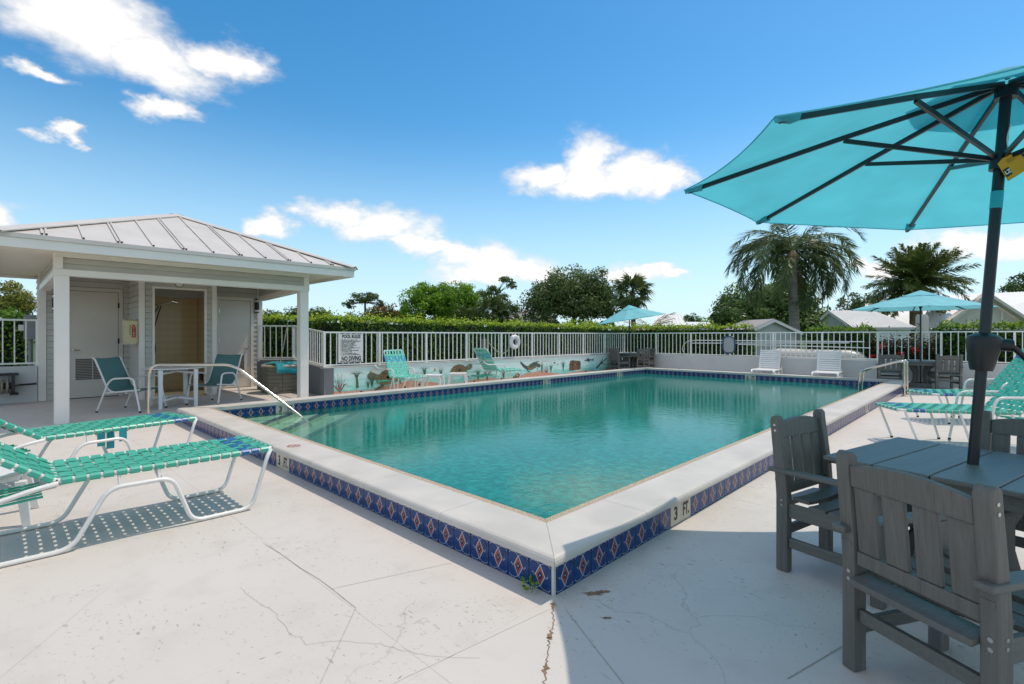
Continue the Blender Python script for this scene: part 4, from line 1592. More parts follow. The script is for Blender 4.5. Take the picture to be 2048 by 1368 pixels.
# ------------------------------------------------------------------ fittings on and around the pool house
def sconce(x, y, z, label):
    t = thing('wall_lamp', (x, y, z), label, 'wall lamp', 'black wall lamps of the pool house')
    m = MB()
    m.tube([(0, -.065, -.095), (0, -.065, .095)], .05, 16)
    m.box(-.02, .02, -.03, 0, -.04, .04)
    m.build('lamp_body', M['black'], t, smooth=True)
    for zz in (-.125, .125):
        MB().tube([(0, -.065, zz - .022), (0, -.065, zz + .022)], .05, 16).build('lamp_band', M['white'], t, smooth=True)
    for zz in (-.16, .16):
        MB().tube([(0, -.065, zz - .013), (0, -.065, zz + .013)], .05, 16).build('lamp_cap', M['black'], t, smooth=True)


sconce(-1.10, HYB - .018, 1.96, 'black and white cylinder wall lamp left of the louvred door, by the porch post')
sconce(2.705, HYB - .018, 2.05, 'black and white cylinder wall lamp right of the pale door, nearest the tub')

t = thing('extinguisher_cabinet', (SX0 - .10, 11.12, 1.14), 'cream fire extinguisher cabinet on the corner beside the shower', 'extinguisher cabinet')
m = MB()
m.hexa([(-.12, -.17, 0), (.08, -.17, 0), (.08, .17, 0), (-.12, .17, 0)], [(-.13, -.17, .46), (.08, -.17, .46), (.08, .17, .50), (-.13, .17, .50)])
m.build('cabinet', M['cream'], t, bevel=.012)
MB().box(-.145, .05, -.18, .18, -.012, -.001).build('cabinet_lip', M['white'], t)
m = MB()
for (x0, x1, z0, z1, mi) in ((-.02, .045, .12, .34, 0), (-.005, .03, .345, .375, 0)):
    m.box(x0, x1, -.1725, -.171, z0, z1, mi)
m.tube([(.0, -.1725, .37), (-.05, -.1725, .36), (-.05, -.1725, .17)], .005, 5, m=1)
m.build('extinguisher_picture', [M['red'], M['ink']], t)
for i, ch in enumerate('FIRE'):
    text_mesh(ch, .055, M['sign'], 'cabinet_lettering', Vector((SX0 - .10 + .012, 11.12 - .1728, 1.14 + .305 - i * .05)), (1, 0, 0), (0, 0, 1), .001, t)

t = thing('meter_box', (HX0 - .07, 12.75, 0), 'grey electrical box with a conduit on the side of the pool house', 'electrical box')
MB().box(-.12, .06, -.16, .16, 1.22, 1.72).build('box', M['elec'], t, bevel=.006)
MB().tube([(-.02, 0, 0), (-.02, 0, 1.22)], .04, 10).build('conduit', M['elec'], t, smooth=True)
MB().box(-.2, -.12, .05, .14, 1.4, 1.52).build('small_box', M['white'], t)

t = thing('hose_reel', (-1.93, 11.98, .25), 'black wall-mounted hose reel with crank on the slate wall at the picture edge', 'hose reel')
m = MB()
m.box(-.25, .30, -.30, -.24, .30, .335)
m.box(-.25, .30, -.06, -.0, .30, .335)
m.box(.21, .25, -.30, -.0, -.05, .30)
m.box(.18, .30, -.30, 0, -.07, -.035)
m.box(-.25, -.21, -.30, 0, -.05, .30)
m.build('reel_bracket', M['black'], t)
MB().tube([(-.2, -.15, .1), (.2, -.15, .1)], .06, 12).lathe([(0, 0)], 3).build('reel_drum', M['black'], t)
m = MB()
for i in range(5):
    x = -.15 + .075 * i
    m.tube([(x, -.15 + .13 * math.cos(a), .1 + .13 * math.sin(a)) for a in np.linspace(0, 2 * PI, 17)[:-1]], .02, 6, closed=True)
m.build('hose', M['hose'], t, smooth=True)
m = MB()
m.tube([(.25, -.15, .1), (.30, -.15, .1), (.32, -.15, .12)], .014, 6)
m.tube([(.32, -.15, .105), (.55, -.15, .115)], .02, 8)
m.build('crank', M['black'], t)

# octagonal tub, its cover and the leaning broom
TC = Vector((2.70, 10.30, 0))
t = thing('round_tub', TC, 'taupe plank-sided round tub with turquoise cover beside the pool house', 'tub')
m = MB().lathe([(.42, 0), (.45, .0), (.455, .05), (.44, .055), (.42, .055)], 8, a0=PI / 8)
m.build('plinth', M['tub'], t)
for k in range(8):
    a0, a1 = 2 * PI * k / 8 + PI / 8, 2 * PI * (k + 1) / 8 + PI / 8
    for i in range(6):
        z0, z1 = .06 + i * .088, .06 + i * .088 + .084
        r = .435
        g0, g1 = a0 + .008, a1 - .008
        p, q = Vector((r * math.cos(g0), r * math.sin(g0), 0)), Vector((r * math.cos(g1), r * math.sin(g1), 0))
        MB().hexa([p + Vector((0, 0, z0)), q + Vector((0, 0, z0)), q * .9 + Vector((0, 0, z0)), p * .9 + Vector((0, 0, z0))], [p + Vector((0, 0, z1)), q + Vector((0, 0, z1)), q * .9 + Vector((0, 0, z1)), p * .9 + Vector((0, 0, z1))]).build('side_plank', M['tub'], t, bevel=.003)
MB().lathe([(.37, .02), (.39, .585), (.45, .588), (.465, .61), (.45, .632), (.38, .635), (.36, .60)], 24).build('rim', M['tub_rim'], t, smooth=True)
MB().lathe([(.38, .02), (.385, .58), (.34, .5)], 8, a0=PI / 8).build('liner', M['slot'], t)
t = thing('tub_cover', TC + Vector((.05, 0, .64)), 'glossy turquoise vinyl cover draped over the taupe tub', 'tub cover')
cv = []
nx, ny = 22, 10
vs = []
for j in range(ny + 1):
    for i in range(nx + 1):
        u_, v_ = i / nx, j / ny
        x = -.36 + .98 * u_
        y = -.56 + .95 * v_
        z = .035 + .02 * math.sin(u_ * 9 + v_ * 5)
        if y < -.36:
            z -= (-.36 - y) * 1.1
            y = -.40 - (-.36 - y) * .40
        if x > .46:
            z -= (x - .46) * 1.0
            x = .46 + (x - .46) * .35
        vs.append((x, y, z))
m = MB()
m.add(vs, [(j * (nx + 1) + i, j * (nx + 1) + i + 1, (j + 1) * (nx + 1) + i + 1, (j + 1) * (nx + 1) + i) for j in range(ny) for i in range(nx)])
o = m.build('cover_sheet', M['vinyl'], t, smooth=True)
sd_ = o.modifiers.new('thick', 'SOLIDIFY')
sd_.thickness = .035
MB().tube([(-.40, .05, .075), (.5, .10, .075)], .006, 6).build('cover_seam', M['slot'], t)
t = thing('broom', (2.40, 9.98, 0), 'wooden broom leaning on the taupe tub, its handle in front of the railing', 'broom')
bp_, bq = Vector((.0, .02, .10)), Vector((.46, .45, 1.60))
MB().tube([bp_, bp_.lerp(bq, .5) + Vector((.01, 0, 0)), bq], .013, 8).build('handle', M['wood'], t, smooth=True)
m = MB()
m.hexa([(-.09, -.03, 0), (.06, -.03, 0), (.06, .03, 0), (-.09, .03, 0)], [(-.02, -.015, .16), (.05, -.015, .16), (.05, .035, .16), (-.02, .035, .16)])
m.build('bristles', M['wood'], t)

# rules sign on the railing
sx0, sx1, sz0, sz1 = 3.27, 3.86, .705, 1.355
SYF = FY - .045
t = thing('rules_sign', (3.565, SYF, sz0), 'white POOL RULES sign with NO DIVING lettered across the bottom', 'sign')
MB().box(sx0, sx1, SYF, SYF + .006, sz0, sz1).build('sign_board', M['sign'], t, world=True)
text_mesh('POOL RULES', .105, M['ink'], 'sign_lettering', (3.575, SYF, 1.275), (1, 0, 0), (0, 0, 1), .001, t, sx=.74, bold=.004)
text_mesh('NO DIVING', .135, M['ink'], 'sign_lettering', (3.575, SYF, .785), (1, 0, 0), (0, 0, 1), .001, t, sx=.66, bold=.005)
m = MB()
for zz in (sz0 + .012, sz1 - .022):
    for i in range(4):
        x = sx0 + .03 + i * .137
        m.box(x, x + .115, SYF - .0018, SYF - .0008, zz, zz + .014)
m.build('sign_border', M['ink'], t, world=True)
# small print, unreadable in the photograph: lines of tiny uneven strokes
m = MB()
rs = random.Random(3)
zz = 1.20
for ln_, ind in ((.80, 0), (.98, 0), (.72, 0), (.68, 0), (.78, 0), (.58, 0), (.92, 0), (.52, 0), (.86, 0), (.55, 1), (.78, 0), (.9, 0)):
    x = sx0 + .045
    if not ind:
        m.box(x, x + .010, SYF - .0016, SYF - .0008, zz - .006, zz + .006)
    x += .025
    end = sx0 + .03 + ln_ * .52
    while x < end:
        w_ = rs.choice((.006, .009, .012))
        hh = rs.choice((.009, .011, .011))
        m.box(x, x + w_, SYF - .0016, SYF - .0008, zz - hh, zz + hh - rs.choice((0, .006)))
        x += w_ + rs.choice((.003, .003, .004, .012))
    zz -= .029 if ind == 0 else .036
m.build('sign_small_print', M['ink'], t, world=True)

# life ring, its rope and the stub of post behind the railing
t = thing('life_ring', (8.78, FY - .075, 1.11), 'white ring buoy hung on the railing above the mural', 'life ring')
MB().tube([(.155 * math.cos(a), 0, .155 * math.sin(a)) for a in np.linspace(0, 2 * PI, 33)[:-1]], .062, 12, closed=True).build('ring', M['ring'], t, smooth=True)
for k in range(4):
    a = PI / 4 + k * PI / 2
    MB().tube([(.155 * math.cos(a) + .066 * math.cos(a) * math.cos(b), .066 * math.sin(b), .155 * math.sin(a) + .066 * math.sin(a) * math.cos(b)) for b in np.linspace(0, 2 * PI, 13)[:-1]], .012, 5, closed=True).build('grab_band', M['sign'], t)
rp_ = [(-.14, -.0, -.06)] + [(-.14 - .9 * k / 10, .03, -.10 - .27 * math.sin(PI * (k / 10) ** .8) + .10 * (k / 10)) for k in range(1, 11)]
MB().tube(rp_, .010, 6).build('rope', M['rope'], t, smooth=True)
t = thing('wooden_post', (7.72, FY + .12, 0), 'weathered wooden post standing just behind the railing, left of the ring buoy', 'post')
MB().box(-.055, .055, -.05, .05, 0, 1.20).build('stub', M['wood'], t, bevel=.006)
# skimmer net and telescopic poles hung on the back railing
PXn = FX - .06
for i, (y0, y1, z0, z1, lb, nt_) in enumerate(((5.95, 1.10, 1.135, 1.125, 'uppermost long white pole hung on the far railing, curved at its left end', 0), (6.10, 1.45, 1.035, 1.09, 'middle long white pole hung on the far railing, sloping up to the right', 1), (4.5, .95, 1.015, .955, 'lowest long white pole carrying the blue skimmer net on the far railing', 2))):
    t = thing('pool_pole', (PXn - .02 * i, y1, z1), lb, 'pole', 'poles hung on the far railing')
    MB().tube([(0, y0 - y1, z0 - z1), (0, 0, 0)], .014, 8).build('pole', M['plastic'], t, smooth=True)
    if i == 0:
        MB().tube(fillet([(0, y0 - y1, 0), (0, y0 - y1 + .30, -.02), (0, y0 - y1 + .50, -.28), (0, y0 - y1 + .32, -.55), (0, y0 - y1 + .25, -.45)], .25, 5), .011, 7).build('curved_end', M['plastic'], t, smooth=True)
    if i == 2:
        c_ = Vector((-.02, 4.78 - y1, z0 - z1))
        loop = [(c_.x, c_.y + .24 * math.copysign(abs(math.cos(a)) ** .6, math.cos(a)) * .8, c_.z + .27 * math.copysign(abs(math.sin(a)) ** .6, math.sin(a)) - .02) for a in np.linspace(0, 2 * PI, 25)[:-1]]
        n_o = MB().tube(loop, .024, 8, closed=True).build('net_frame', M['net_blue'], t, smooth=True)
        m = MB()
        m.add([(c_.x - .03, c_.y, c_.z - .02)] + [(x, y, z) for x, y, z in loop], [(0, k + 1, (k + 1) % 24 + 1) for k in range(24)])
        m.build('net_bag', M['net'], n_o)

# ------------------------------------------------------------------ rails into the pool
t = thing('hand_rail', (-.28, 7.90, 0), 'bent steel handrail running down into the shallow corner steps', 'handrail')
pts = fillet([(0, 0, -.02), (.015, -.01, .845), (.93, -.93, .845), (1.68, -1.64, .03), (1.80, -1.76, -.12)], .17, 8)
MB().tube(pts, .022, 12).build('rail', M['chrome'], t, smooth=True)
MB().lathe([(.022, .0), (.055, .0), (.055, .012), (.024, .02)], 16).build('foot_plate', M['chrome'], t, smooth=True)
t = thing('pool_ladder', (11.65, -.13, 0), 'pair of arched steel grab rails over the coping near the far corner', 'pool ladder', None)
for i, x in enumerate((0, .45)):
    pts = fillet([(x, 0, 0), (x, 0, .74), (x, .1, .74), (x - .03, .80, .50), (x - .03, .82, -.6)], .15, 8)
    r_ = MB().tube(pts, .024, 12).build('grab_rail', M['chrome'], t, smooth=True)
    MB().lathe([(.024, 0), (.06, 0), (.06, .012), (.026, .02)], 16, c=(x, 0, 0)).build('foot_plate', M['tub_rim'], r_, smooth=True)


# ================================================================== FURNITURE
# ---- strap loungers
STRAPS = {}


def ribbon(pts, w, th, axis):
    """flat strap through pts, width w along axis, thickness th"""
    P = [Vector(p) for p in pts]
    ax = Vector(axis)
    m = MB()
    rows = []
    for i, p in enumerate(P):
        t = (P[min(i + 1, len(P) - 1)] - P[max(i - 1, 0)]).normalized()
        n = ax.cross(t).normalized() * th / 2
        rows += [p - ax * w / 2 - n, p + ax * w / 2 - n, p + ax * w / 2 + n, p - ax * w / 2 + n]
    fs = []
    for i in range(len(P) - 1):
        for k in range(4):
            k2 = (k + 1) % 4
            fs.append((4 * i + k, 4 * i + k2, 4 * i + 4 + k2, 4 * i + 4 + k))
    fs += [(3, 2, 1, 0), tuple(4 * (len(P) - 1) + k for k in range(4))]
    return m.add(rows, fs)


HW = .29                            # half width between side rails
LY = [-.225, -.135, -.045, .045, .135, .225]
PITCH = .0665


def cross_strap(par, mt, sag=.0):
    key = ('c', par, mt.name)
    if key not in STRAPS:
        pts = [(0, -HW + .02, -.020), (0, -HW - .010, -.021), (0, -HW - .021, -.010), (0, -HW - .021, .006), (0, -HW - .010, .017)]
        mid = [(0, y, .016 + .0042 * (1 if (j + par) % 2 else -1) - .010 * (1 - (y / HW) ** 2)) for j, y in enumerate(LY)]
        pts = pts + mid + [(0, -y, z) for _, y, z in pts[::-1]]
        STRAPS[key] = ribbon(pts, .0500, .0036, (1, 0, 0)).mesh('strap', mt, True)
    return STRAPS[key]


def long_strap(j, n, L_, mt, kind):
    key = ('l', j, n, round(L_, 3), mt.name, kind)
    if key not in STRAPS:
        y = LY[j]
        s = -.010 * (1 - (y / HW) ** 2)
        pts = [(-.012, y, -.014), (-.018, y, .0), (-.010, y, .014)]
        for i in range(n):
            pts.append((PITCH * (i + .6), y, .016 + s - .0042 * (1 if (j + i) % 2 else -1)))
        pts += [(L_ - .01, y, .016), (L_ + .015, y, .010), (L_ + .020, y, -.006), (L_ + .008, y, -.020), (L_ - .02, y, -.022)]
        STRAPS[key] = ribbon(pts, .048, .0034, (0, 1, 0)).mesh('strap', mt, True)
    return STRAPS[key]


def bed(parent, frame_name, L_, n, blues, loc, pitch, main, blue, lng, rot_z=0, corner=.05):
    m = MB()
    m.tube(fillet([(0, -HW, 0), (L_, -HW, 0), (L_, HW, 0), (0, HW, 0)], corner, 6), .0135, 8)
    m.tube([(.0, -HW, -.0), (.0, HW, -.0)], .012, 8)
    m.tube([(L_ * .5, -HW, -.0), (L_ * .5, -HW + .02, -.03), (L_ * .5, 0, -.036), (L_ * .5, HW - .02, -.03), (L_ * .5, HW, 0)], .010, 6)
    f = m.build(frame_name, M['frame'], parent, smooth=True)
    f.location = loc
    f.rotation_euler = (0, -pitch, rot_z)
    for i in range(n):
        mt = blue if i in blues else main
        o = link('strap', cross_strap(i % 2, mt), f, loc=(PITCH * (i + .6), 0, 0))
    for j in range(len(LY)):
        link('strap', long_strap(j, n, L_, lng, 0), f)
    return f


def strap_lounger(loc, rz, label, Ls=1.23, Lb=.78, ang=30, main='strap', blue='strap_blue', lng='strap', arms=False, zb=.43, cat='lounger', blues=None, broken=False, backblue=None, legs='run'):
    t = thing('strap_lounger', loc, label, cat, 'strap loungers round the pool', rz)
    n = int((Ls - .03) / PITCH)
    nb = int((Lb - .04) / PITCH)
    seat = bed(t, 'seat_frame', Ls, n, blues if blues is not None else (n - 3, n - 2), (0, 0, zb), 0, M[main], M[blue], M[lng])
    bk = bed(t, 'back_frame', Lb, nb, backblue if backblue is not None else (nb - 3, nb - 2), (-.012, 0, zb + .004), 0, M[main], M[blue], M[lng])
    bk.rotation_euler = (0, R(-ang), PI)
    for sgn in (-1, 1):
        y = sgn * (HW + .030)
        if legs == 'run':
            pts = fillet([(Ls - .01, sgn * (HW + .004), zb - .006), (Ls - .045, y, zb - .05), (Ls - .155, y, .016), (.69, y, .016), (.575, y, zb - .088), (.235, y, zb - .088), (.06, y, .016), (-.34, y, .016), (-.50, y, zb - .07), (-.62, y, zb - .06)], .075, 6)
            m = MB().tube(pts, .0145, 9)
            m.tube([(.50, y, zb - .09), (.50, sgn * (HW + .006), zb - .01)], .009, 6)
            m.tube([(.29, y, zb - .09), (.29, sgn * (HW + .006), zb - .01)], .009, 6)
            m.build('leg_frame', M['frame'], t, smooth=True)
            m = MB().tube(fillet([(.0, y * .97, zb - .01), (-.10, y, zb - .022), (-.30, y, zb - .075), (-.78, y, zb - .11)], .1, 5), .0145, 9)
            m.build('rear_rail', M['frame'], t, smooth=True)
        else:                       # splayed separate legs
            for xa, xb in ((Ls - .05, Ls - .20), (Ls * .50, Ls * .40), (.10, -.02)):
                m = MB().tube([(xa, sgn * (HW + .012), zb - .01), (xb, sgn * (HW + .02), .012)], .0135, 8)
                g_ = m.build('leg', M['frame'], t, smooth=True)
                MB().tube([(xb + .002, sgn * (HW + .02), .022), (xb, sgn * (HW + .02), 0)], .0165, 8).build('foot_cap', M['foot'], g_)
            m = MB().tube(fillet([(Ls * .30, y, .014), (Ls * .22, y, zb + .17), (-.38, y, zb + .18), (-.50, y, zb + .26)], .09, 6), .0145, 8)
            m.build('arm', M['frame'], t, smooth=True)
            MB().tube([(Ls * .30, y, 0), (Ls * .30, y, .02)], .017, 8).build('foot_cap', M['foot'], t)
    m = MB()
    for k in range(6):
        m.tube([(-.06, -.2 + .08 * k, zb - .10), (-.46, -.2 + .08 * k, zb - .13)], .008, 5)
    m.tube([(-.46, -.26, zb - .13), (-.46, .26, zb - .13)], .022, 8)
    m.build('under_cords', M['strap_teal'] if False else M['strap'], t, smooth=True)
    if broken:
        m = MB()
        for x, y, l_ in ((.56, -HW - .02, .10), (.48, -HW + .03, .16), (.40, -HW, .12)):
            m.box(x - .03, x + .03, y - .003, y + .003, zb - .02 - l_, zb - .0)
        m.build('broken_strap', M['strap_teal'], t)
    return t


strap_lounger((-1.68, 2.73, 0), 0, 'green strap lounger closest to the pool tiles, its woven shadow full on the white deck', ang=35)
strap_lounger((-1.72, 4.48, 0), R(13), 'green strap lounger by the porch post, with torn straps hanging from its side', ang=35, broken=True)
strap_lounger((6.30, -1.62, 0), R(122), 'green strap lounger with blue foot straps directly behind the grey dining table', ang=48, Ls=1.20, Lb=.95, legs='splay')
strap_lounger((8.72, -1.62, 0), R(131), 'green strap lounger nearest the pool ladder, between it and the far dining set', ang=48, Ls=1.20, Lb=.95, legs='splay')
strap_lounger((4.50, 8.22, 0), R(-80), 'mint strap lounger facing the pool in front of the first painted turtle', ang=70, Ls=.56, Lb=.62, main='mint', blue='aqua', lng='mint', legs='splay', zb=.37, blues=())
strap_lounger((7.28, 8.12, 0), R(-6), 'mint strap lounger turned sideways along the mural below the wooden post', ang=58, Ls=.86, Lb=.68, main='mint', blue='aqua', lng='mint', legs='splay', zb=.37, blues=())


# ---- white slatted plastic loungers
def slat_lounger(loc, rz, label):
    t = thing('slatted_lounger', loc, label, 'lounger', 'white plastic loungers by the far wall', rz)
    for s in (-1, 1):
        y = s * .29
        m = MB()
        pts = fillet([(1.02, y, .0), (1.02, y, .245), (.93, y, .30), (-.30, y, .27)], .12, 6)
        m.tube(pts, .026, 8)
        for x in (.72, .18):
            m.tube(fillet([(x + .13, y, .0), (x, y, .29), (x - .13, y, .0)], .16, 6), .024, 8)
        m.tube([(-.30, y, .36), (-.33, y, 0)], .026, 8)
        m.build('side_frame', M['plastic'], t, smooth=True)
    for i in range(11):
        x = .06 + i * .083
        MB().box(x, x + .066, -.27, .27, .285, .305).build('slat', M['plastic'], t, bevel=.004)
    a = R(63)
    ux = Vector((-math.cos(a), 0, math.sin(a)))
    un = Vector((math.sin(a), 0, math.cos(a)))
    m = MB()
    for s in (-1, 1):
        p = Vector((.02, s * .27, .30))
        m.beam(p, p + ux * .64, .035, .03, up=un)
    m.build('back_frame', M['plastic'], t, bevel=.004)
    for i in range(9):
        p = Vector((.02, 0, .30)) + ux * (.05 + i * .068)
        MB().beam(p + Vector((0, -.255, 0)), p + Vector((0, .255, 0)), .052, .016, up=un).build('slat', M['plastic'], t, bevel=.004)
    return t


w1 = slat_lounger((14.42, 3.42, 0), R(187), 'white slatted plastic lounger under the skimmer net, behind the 6 FT tile')
w2 = place(w1, (14.42, 1.86, 0), R(187), 'white slatted plastic lounger before the boat hull end, nearer the pool ladder')


# ---- small plastic side tables
def stool(loc, rz, label, h=.38, w=.36):
    t = thing('side_table', loc, label, 'side table', 'small white plastic side tables', rz)
    MB().box(-w / 2, w / 2, -w / 2, w / 2, h - .022, h).build('table_top', M['plastic'], t, bevel=.008)
    MB().box(-w / 2 + .02, w / 2 - .02, -w / 2 + .02, w / 2 - .02, h - .055, h - .0225).build('apron', M['plastic'], t)
    for sx in (-1, 1):
        for sy in (-1, 1):
            a, b = w / 2 - .01, w / 2 + .025
            m = MB()
            m.hexa([(sx * b - .022, sy * b - .022, 0), (sx * b + .022, sy * b - .022, 0), (sx * b + .022, sy * b + .022, 0), (sx * b - .022, sy * b + .022, 0)],
                   [(sx * a - .042, sy * a - .042, h - .056), (sx * a + .010, sy * a - .042, h - .056), (sx * a + .010, sy * a + .010, h - .056), (sx * a - .042, sy * a + .010, h - .056)] if sx > 0 and sy > 0 else
                   [(sx * a - .030, sy * a - .030, h - .056), (sx * a + .030, sy * a - .030, h - .056), (sx * a + .030, sy * a + .030, h - .056), (sx * a - .030, sy * a + .030, h - .056)])
            m.build('leg', M['plastic'], t, bevel=.004)
    return t


st0 = stool((-1.98, 3.43, 0), R(-8), 'white plastic side table between the two green loungers at the picture edge', h=.36, w=.40)
place(st0, (5.42, 8.20, 0), R(40), 'white plastic side table touching the mint lounger that faces the pool')
place(st0, (6.18, 8.18, 0), R(45), 'white plastic side table standing alone before the second painted turtle')


# ---- grey dining furniture
def dining_chair(label):
    t = thing('dining_chair', (0, 0, 0), label, 'chair', 'grey poly lumber dining chairs')
    hw = .232
    for s in (-1, 1):
        y = s * hw
        prof = [(-.032, 0), (.030, 0), (.030, .40), (.022, .52), (-.014, .80), (-.017, .835), (-.029, .850), (-.047, .852), (-.061, .842), (-.066, .82), (-.064, .79), (-.040, .54), (-.032, .42)]
        p = MB().prism(prof, (0, y - .027, 0), (1, 0, 0), (0, 0, 1), (0, .054, 0)).build('back_post', M['lumber'], t, bevel=.006)
        for z, x in ((.800, -.040), (.770, -.036), (.392, .0), (.365, .0)):
            MB().tube([(x, y + s * .0262, z), (x, y + s * .0285, z)], .0065, 10).build('bolt', M['bolt'], p)
        for z in (.385, .355):
            MB().tube([(-.0315, y - .004, z), (-.0345, y - .004, z)], .008, 10).build('bolt', M['bolt'], p)
        MB().prism([(.425, 0), (.480, 0), (.480, .538), (.425, .538)], (0, y - .025, 0), (1, 0, 0), (0, 0, 1), (0, .050, 0)).build('front_leg', M['lumber'], t, bevel=.005)
        MB().box(.031, .424, y - .012, y + .012, .300, .378).build('seat_rail', M['lumber_x'], t, bevel=.004)
        MB().box(.031, .424, y - .012, y + .012, .135, .190).build('stretcher', M['lumber_x'], t, bevel=.004)
        ap = [(-.075, -.036), (.02, -.040), (.30, -.036), (.50, -.050), (.545, -.035), (.55, .02), (.52, .036), (.30, .022), (.0, .022), (-.075, .020)]
        if s < 0:
            ap = [(x, -yy) for x, yy in ap][::-1]
        MB().prism(ap, (0, y + s * .016, .5395), (1, 0, 0), (0, 1, 0), (0, 0, .024)).build('arm', M['lumber_x'], t, bevel=.006)
        MB().box(-.040, -.0325, y - .02, y + .02, .49, .505).build('arm_cleat', M['lumber'], t)
    # arched top rail, lower back rail
    def lean(z):
        return -.036 * max(0, (z - .45)) / .35 - .006
    n = 10
    vs, fs = [], []
    m = MB()
    for i in range(n + 1):
        y = -hw + .028 + (2 * hw - .056) * i / n
        z1 = .800 + .026 * (1 - (2 * i / n - 1) ** 2)
        z0 = .722
        for x, z in ((lean(z0) - .018, z0), (lean(z0) + .010, z0), (lean(z1) + .010, z1), (lean(z1) - .018, z1)):
            vs.append((x, y, z))
    for i in range(n):
        for k in range(4):
            fs.append((4 * i + k, 4 * i + 4 + k, 4 * i + 4 + (k + 1) % 4, 4 * i + (k + 1) % 4))
    fs += [(0, 1, 2, 3), (4 * n + 3, 4 * n + 2, 4 * n + 1, 4 * n)]
    m.add(vs, fs)
    m.build('top_rail', M['lumber'], t, bevel=.004)
    MB().box(lean(.45) - .018, lean(.45) + .012, -hw + .028, hw - .028, .418, .470).build('lower_rail', M['lumber'], t, bevel=.004)
    sw, g = .080, .027
    for i in range(4):
        y = -(2 * sw + 1.5 * g) + i * (sw + g)
        m = MB()
        a, b = lean(.471) - .010, lean(.721) - .010
        m.hexa([(a, y, .4705), (a + .018, y, .4705), (a + .018, y + sw, .4705), (a, y + sw, .4705)], [(b, y, .7215), (b + .018, y, .7215), (b + .018, y + sw, .7215), (b, y + sw, .7215)])
        m.build('back_slat', M['lumber'], t, bevel=.004)
    MB().box(-.012, .012, -hw + .028, hw - .028, .195, .245).build('rung', M['lumber_x'], t, bevel=.004)
    MB().hexa([(-.062, -hw + .028, .346), (.026, -hw + .028, .360), (.026, hw - .028, .360), (-.062, hw - .028, .346)], [(-.062, -hw + .028, .370), (.026, -hw + .028, .384), (.026, hw - .028, .384), (-.062, hw - .028, .370)]).build('seat_slat', M['lumber_x'], t, bevel=.004)
    MB().box(.440, .464, -hw + .026, hw - .026, .235, .285).build('rung', M['lumber_x'], t, bevel=.004)
    MB().box(.440, .464, -hw + .026, hw - .026, .318, .378).build('seat_rail', M['lumber_x'], t, bevel=.004)
    for i in range(5):
        x0 = .036 + i * .0985
        z = .400 + .010 * ((i - 1.6) / 2) ** 2 - (.012 if i in (1, 2) else 0) + .003
        m = MB()
        vs, fs = [], []
        k = 8
        for j in range(k + 1):
            y = -hw - .012 + (2 * hw + .024) * j / k
            if i == 0:
                y = y * .86
            if i == 4:
                y = y * .86
            zz = z - .012 * (1 - (2 * j / k - 1) ** 2)
            for x, dz in ((x0, -.021), (x0 + .086, -.021), (x0 + .086, 0), (x0, 0)):
                vs.append((x, y, zz + dz))
        for j in range(k):
            for q in range(4):
                fs.append((4 * j + q, 4 * j + 4 + q, 4 * j + 4 + (q + 1) % 4, 4 * j + (q + 1) % 4))
        fs += [(0, 1, 2, 3), (4 * k + 3, 4 * k + 2, 4 * k + 1, 4 * k)]
        m.add(vs, fs)
        m.build('seat_slat', M['lumber'], t, bevel=.003)
    return t


def dining_table(loc, rz, label):
    t = thing('dining_table', loc, label, 'table', 'grey poly lumber dining tables', rz)
    Hh = .46
    for i in range(4):
        y = -Hh + i * .2305
        MB().box(-Hh, Hh, y + .002, y + .2265, .636, .660).build('top_plank', M['lumber_x'], t, bevel=.006)
    for s in (-1, 1):
        MB().box(-.40, .40, s * .39 - .014, s * .39 + .014, .560, .6355).build('apron', M['lumber_x'], t, bevel=.004)
        MB().box(s * .39 - .014, s * .39 + .014, -.375, .375, .560, .6355).build('apron', M['lumber_x'], t, bevel=.004)
    for k in range(4):
        a = PI / 4 + k * PI / 2
        ux = Vector((math.cos(a), math.sin(a), 0))
        uy = Vector((0, 0, 1))
        prof = [(.12, 0), (.24, 0), (.235, .10), (.20, .24), (.20, .36), (.27, .48), (.42, .560), (.12, .560), (.085, .45), (.075, .30), (.09, .12)]
        side = Vector((-ux.y, ux.x, 0)) * .05
        MB().prism(prof, -side / 2, ux, uy, side).build('leg', M['lumber'], t, bevel=.005)
    for k in range(4):
        a = k * PI / 2
        c, s_ = math.cos(a), math.sin(a)
        p, q = Vector((.20 * c - .22 * s_, .20 * s_ + .22 * c, .06)), Vector((.20 * c + .22 * s_, .20 * s_ - .22 * c, .06))
        MB().beam(p, q, .026, .11).build('base_board', M['lumber_x'], t, bevel=.004)
    return t


TB = dining_table((1.48, -1.47, 0), R(-13.4), 'grey four-plank dining table pierced by the big turquoise umbrella, close to the pool corner')
CA = dining_chair('grey dining chair seen from behind, closest chair, between the camera and the table')
CA.location = (.288, -1.388, 0)
CA.rotation_euler.z = R(-30)
place(CA, (1.335, -.79, 0), R(-103), 'grey dining chair with its back to the pool, tucked against the table side')
place(CA, (2.10, -1.75, 0), R(166.6), 'grey dining chair behind the umbrella pole, on the far side of the closest table')
# corner set
place(TB, (14.02, 7.95, 0), R(12), 'grey dining table under the small tilted umbrella in the far wall corner')
place(CA, (13.25, 8.12, 0), R(-20), 'grey dining chair beside the painted log, at the corner table')
place(CA, (14.10, 7.50, 0), R(62), 'grey dining chair showing its slatted back in front of the corner table')
place(CA, (14.62, 7.52, 0), R(158), 'grey dining chair side-on against the plain grey wall at the corner table')
place(CA, (13.85, 8.52, 0), R(-80), 'grey dining chair behind the corner table, only its back showing over the top')
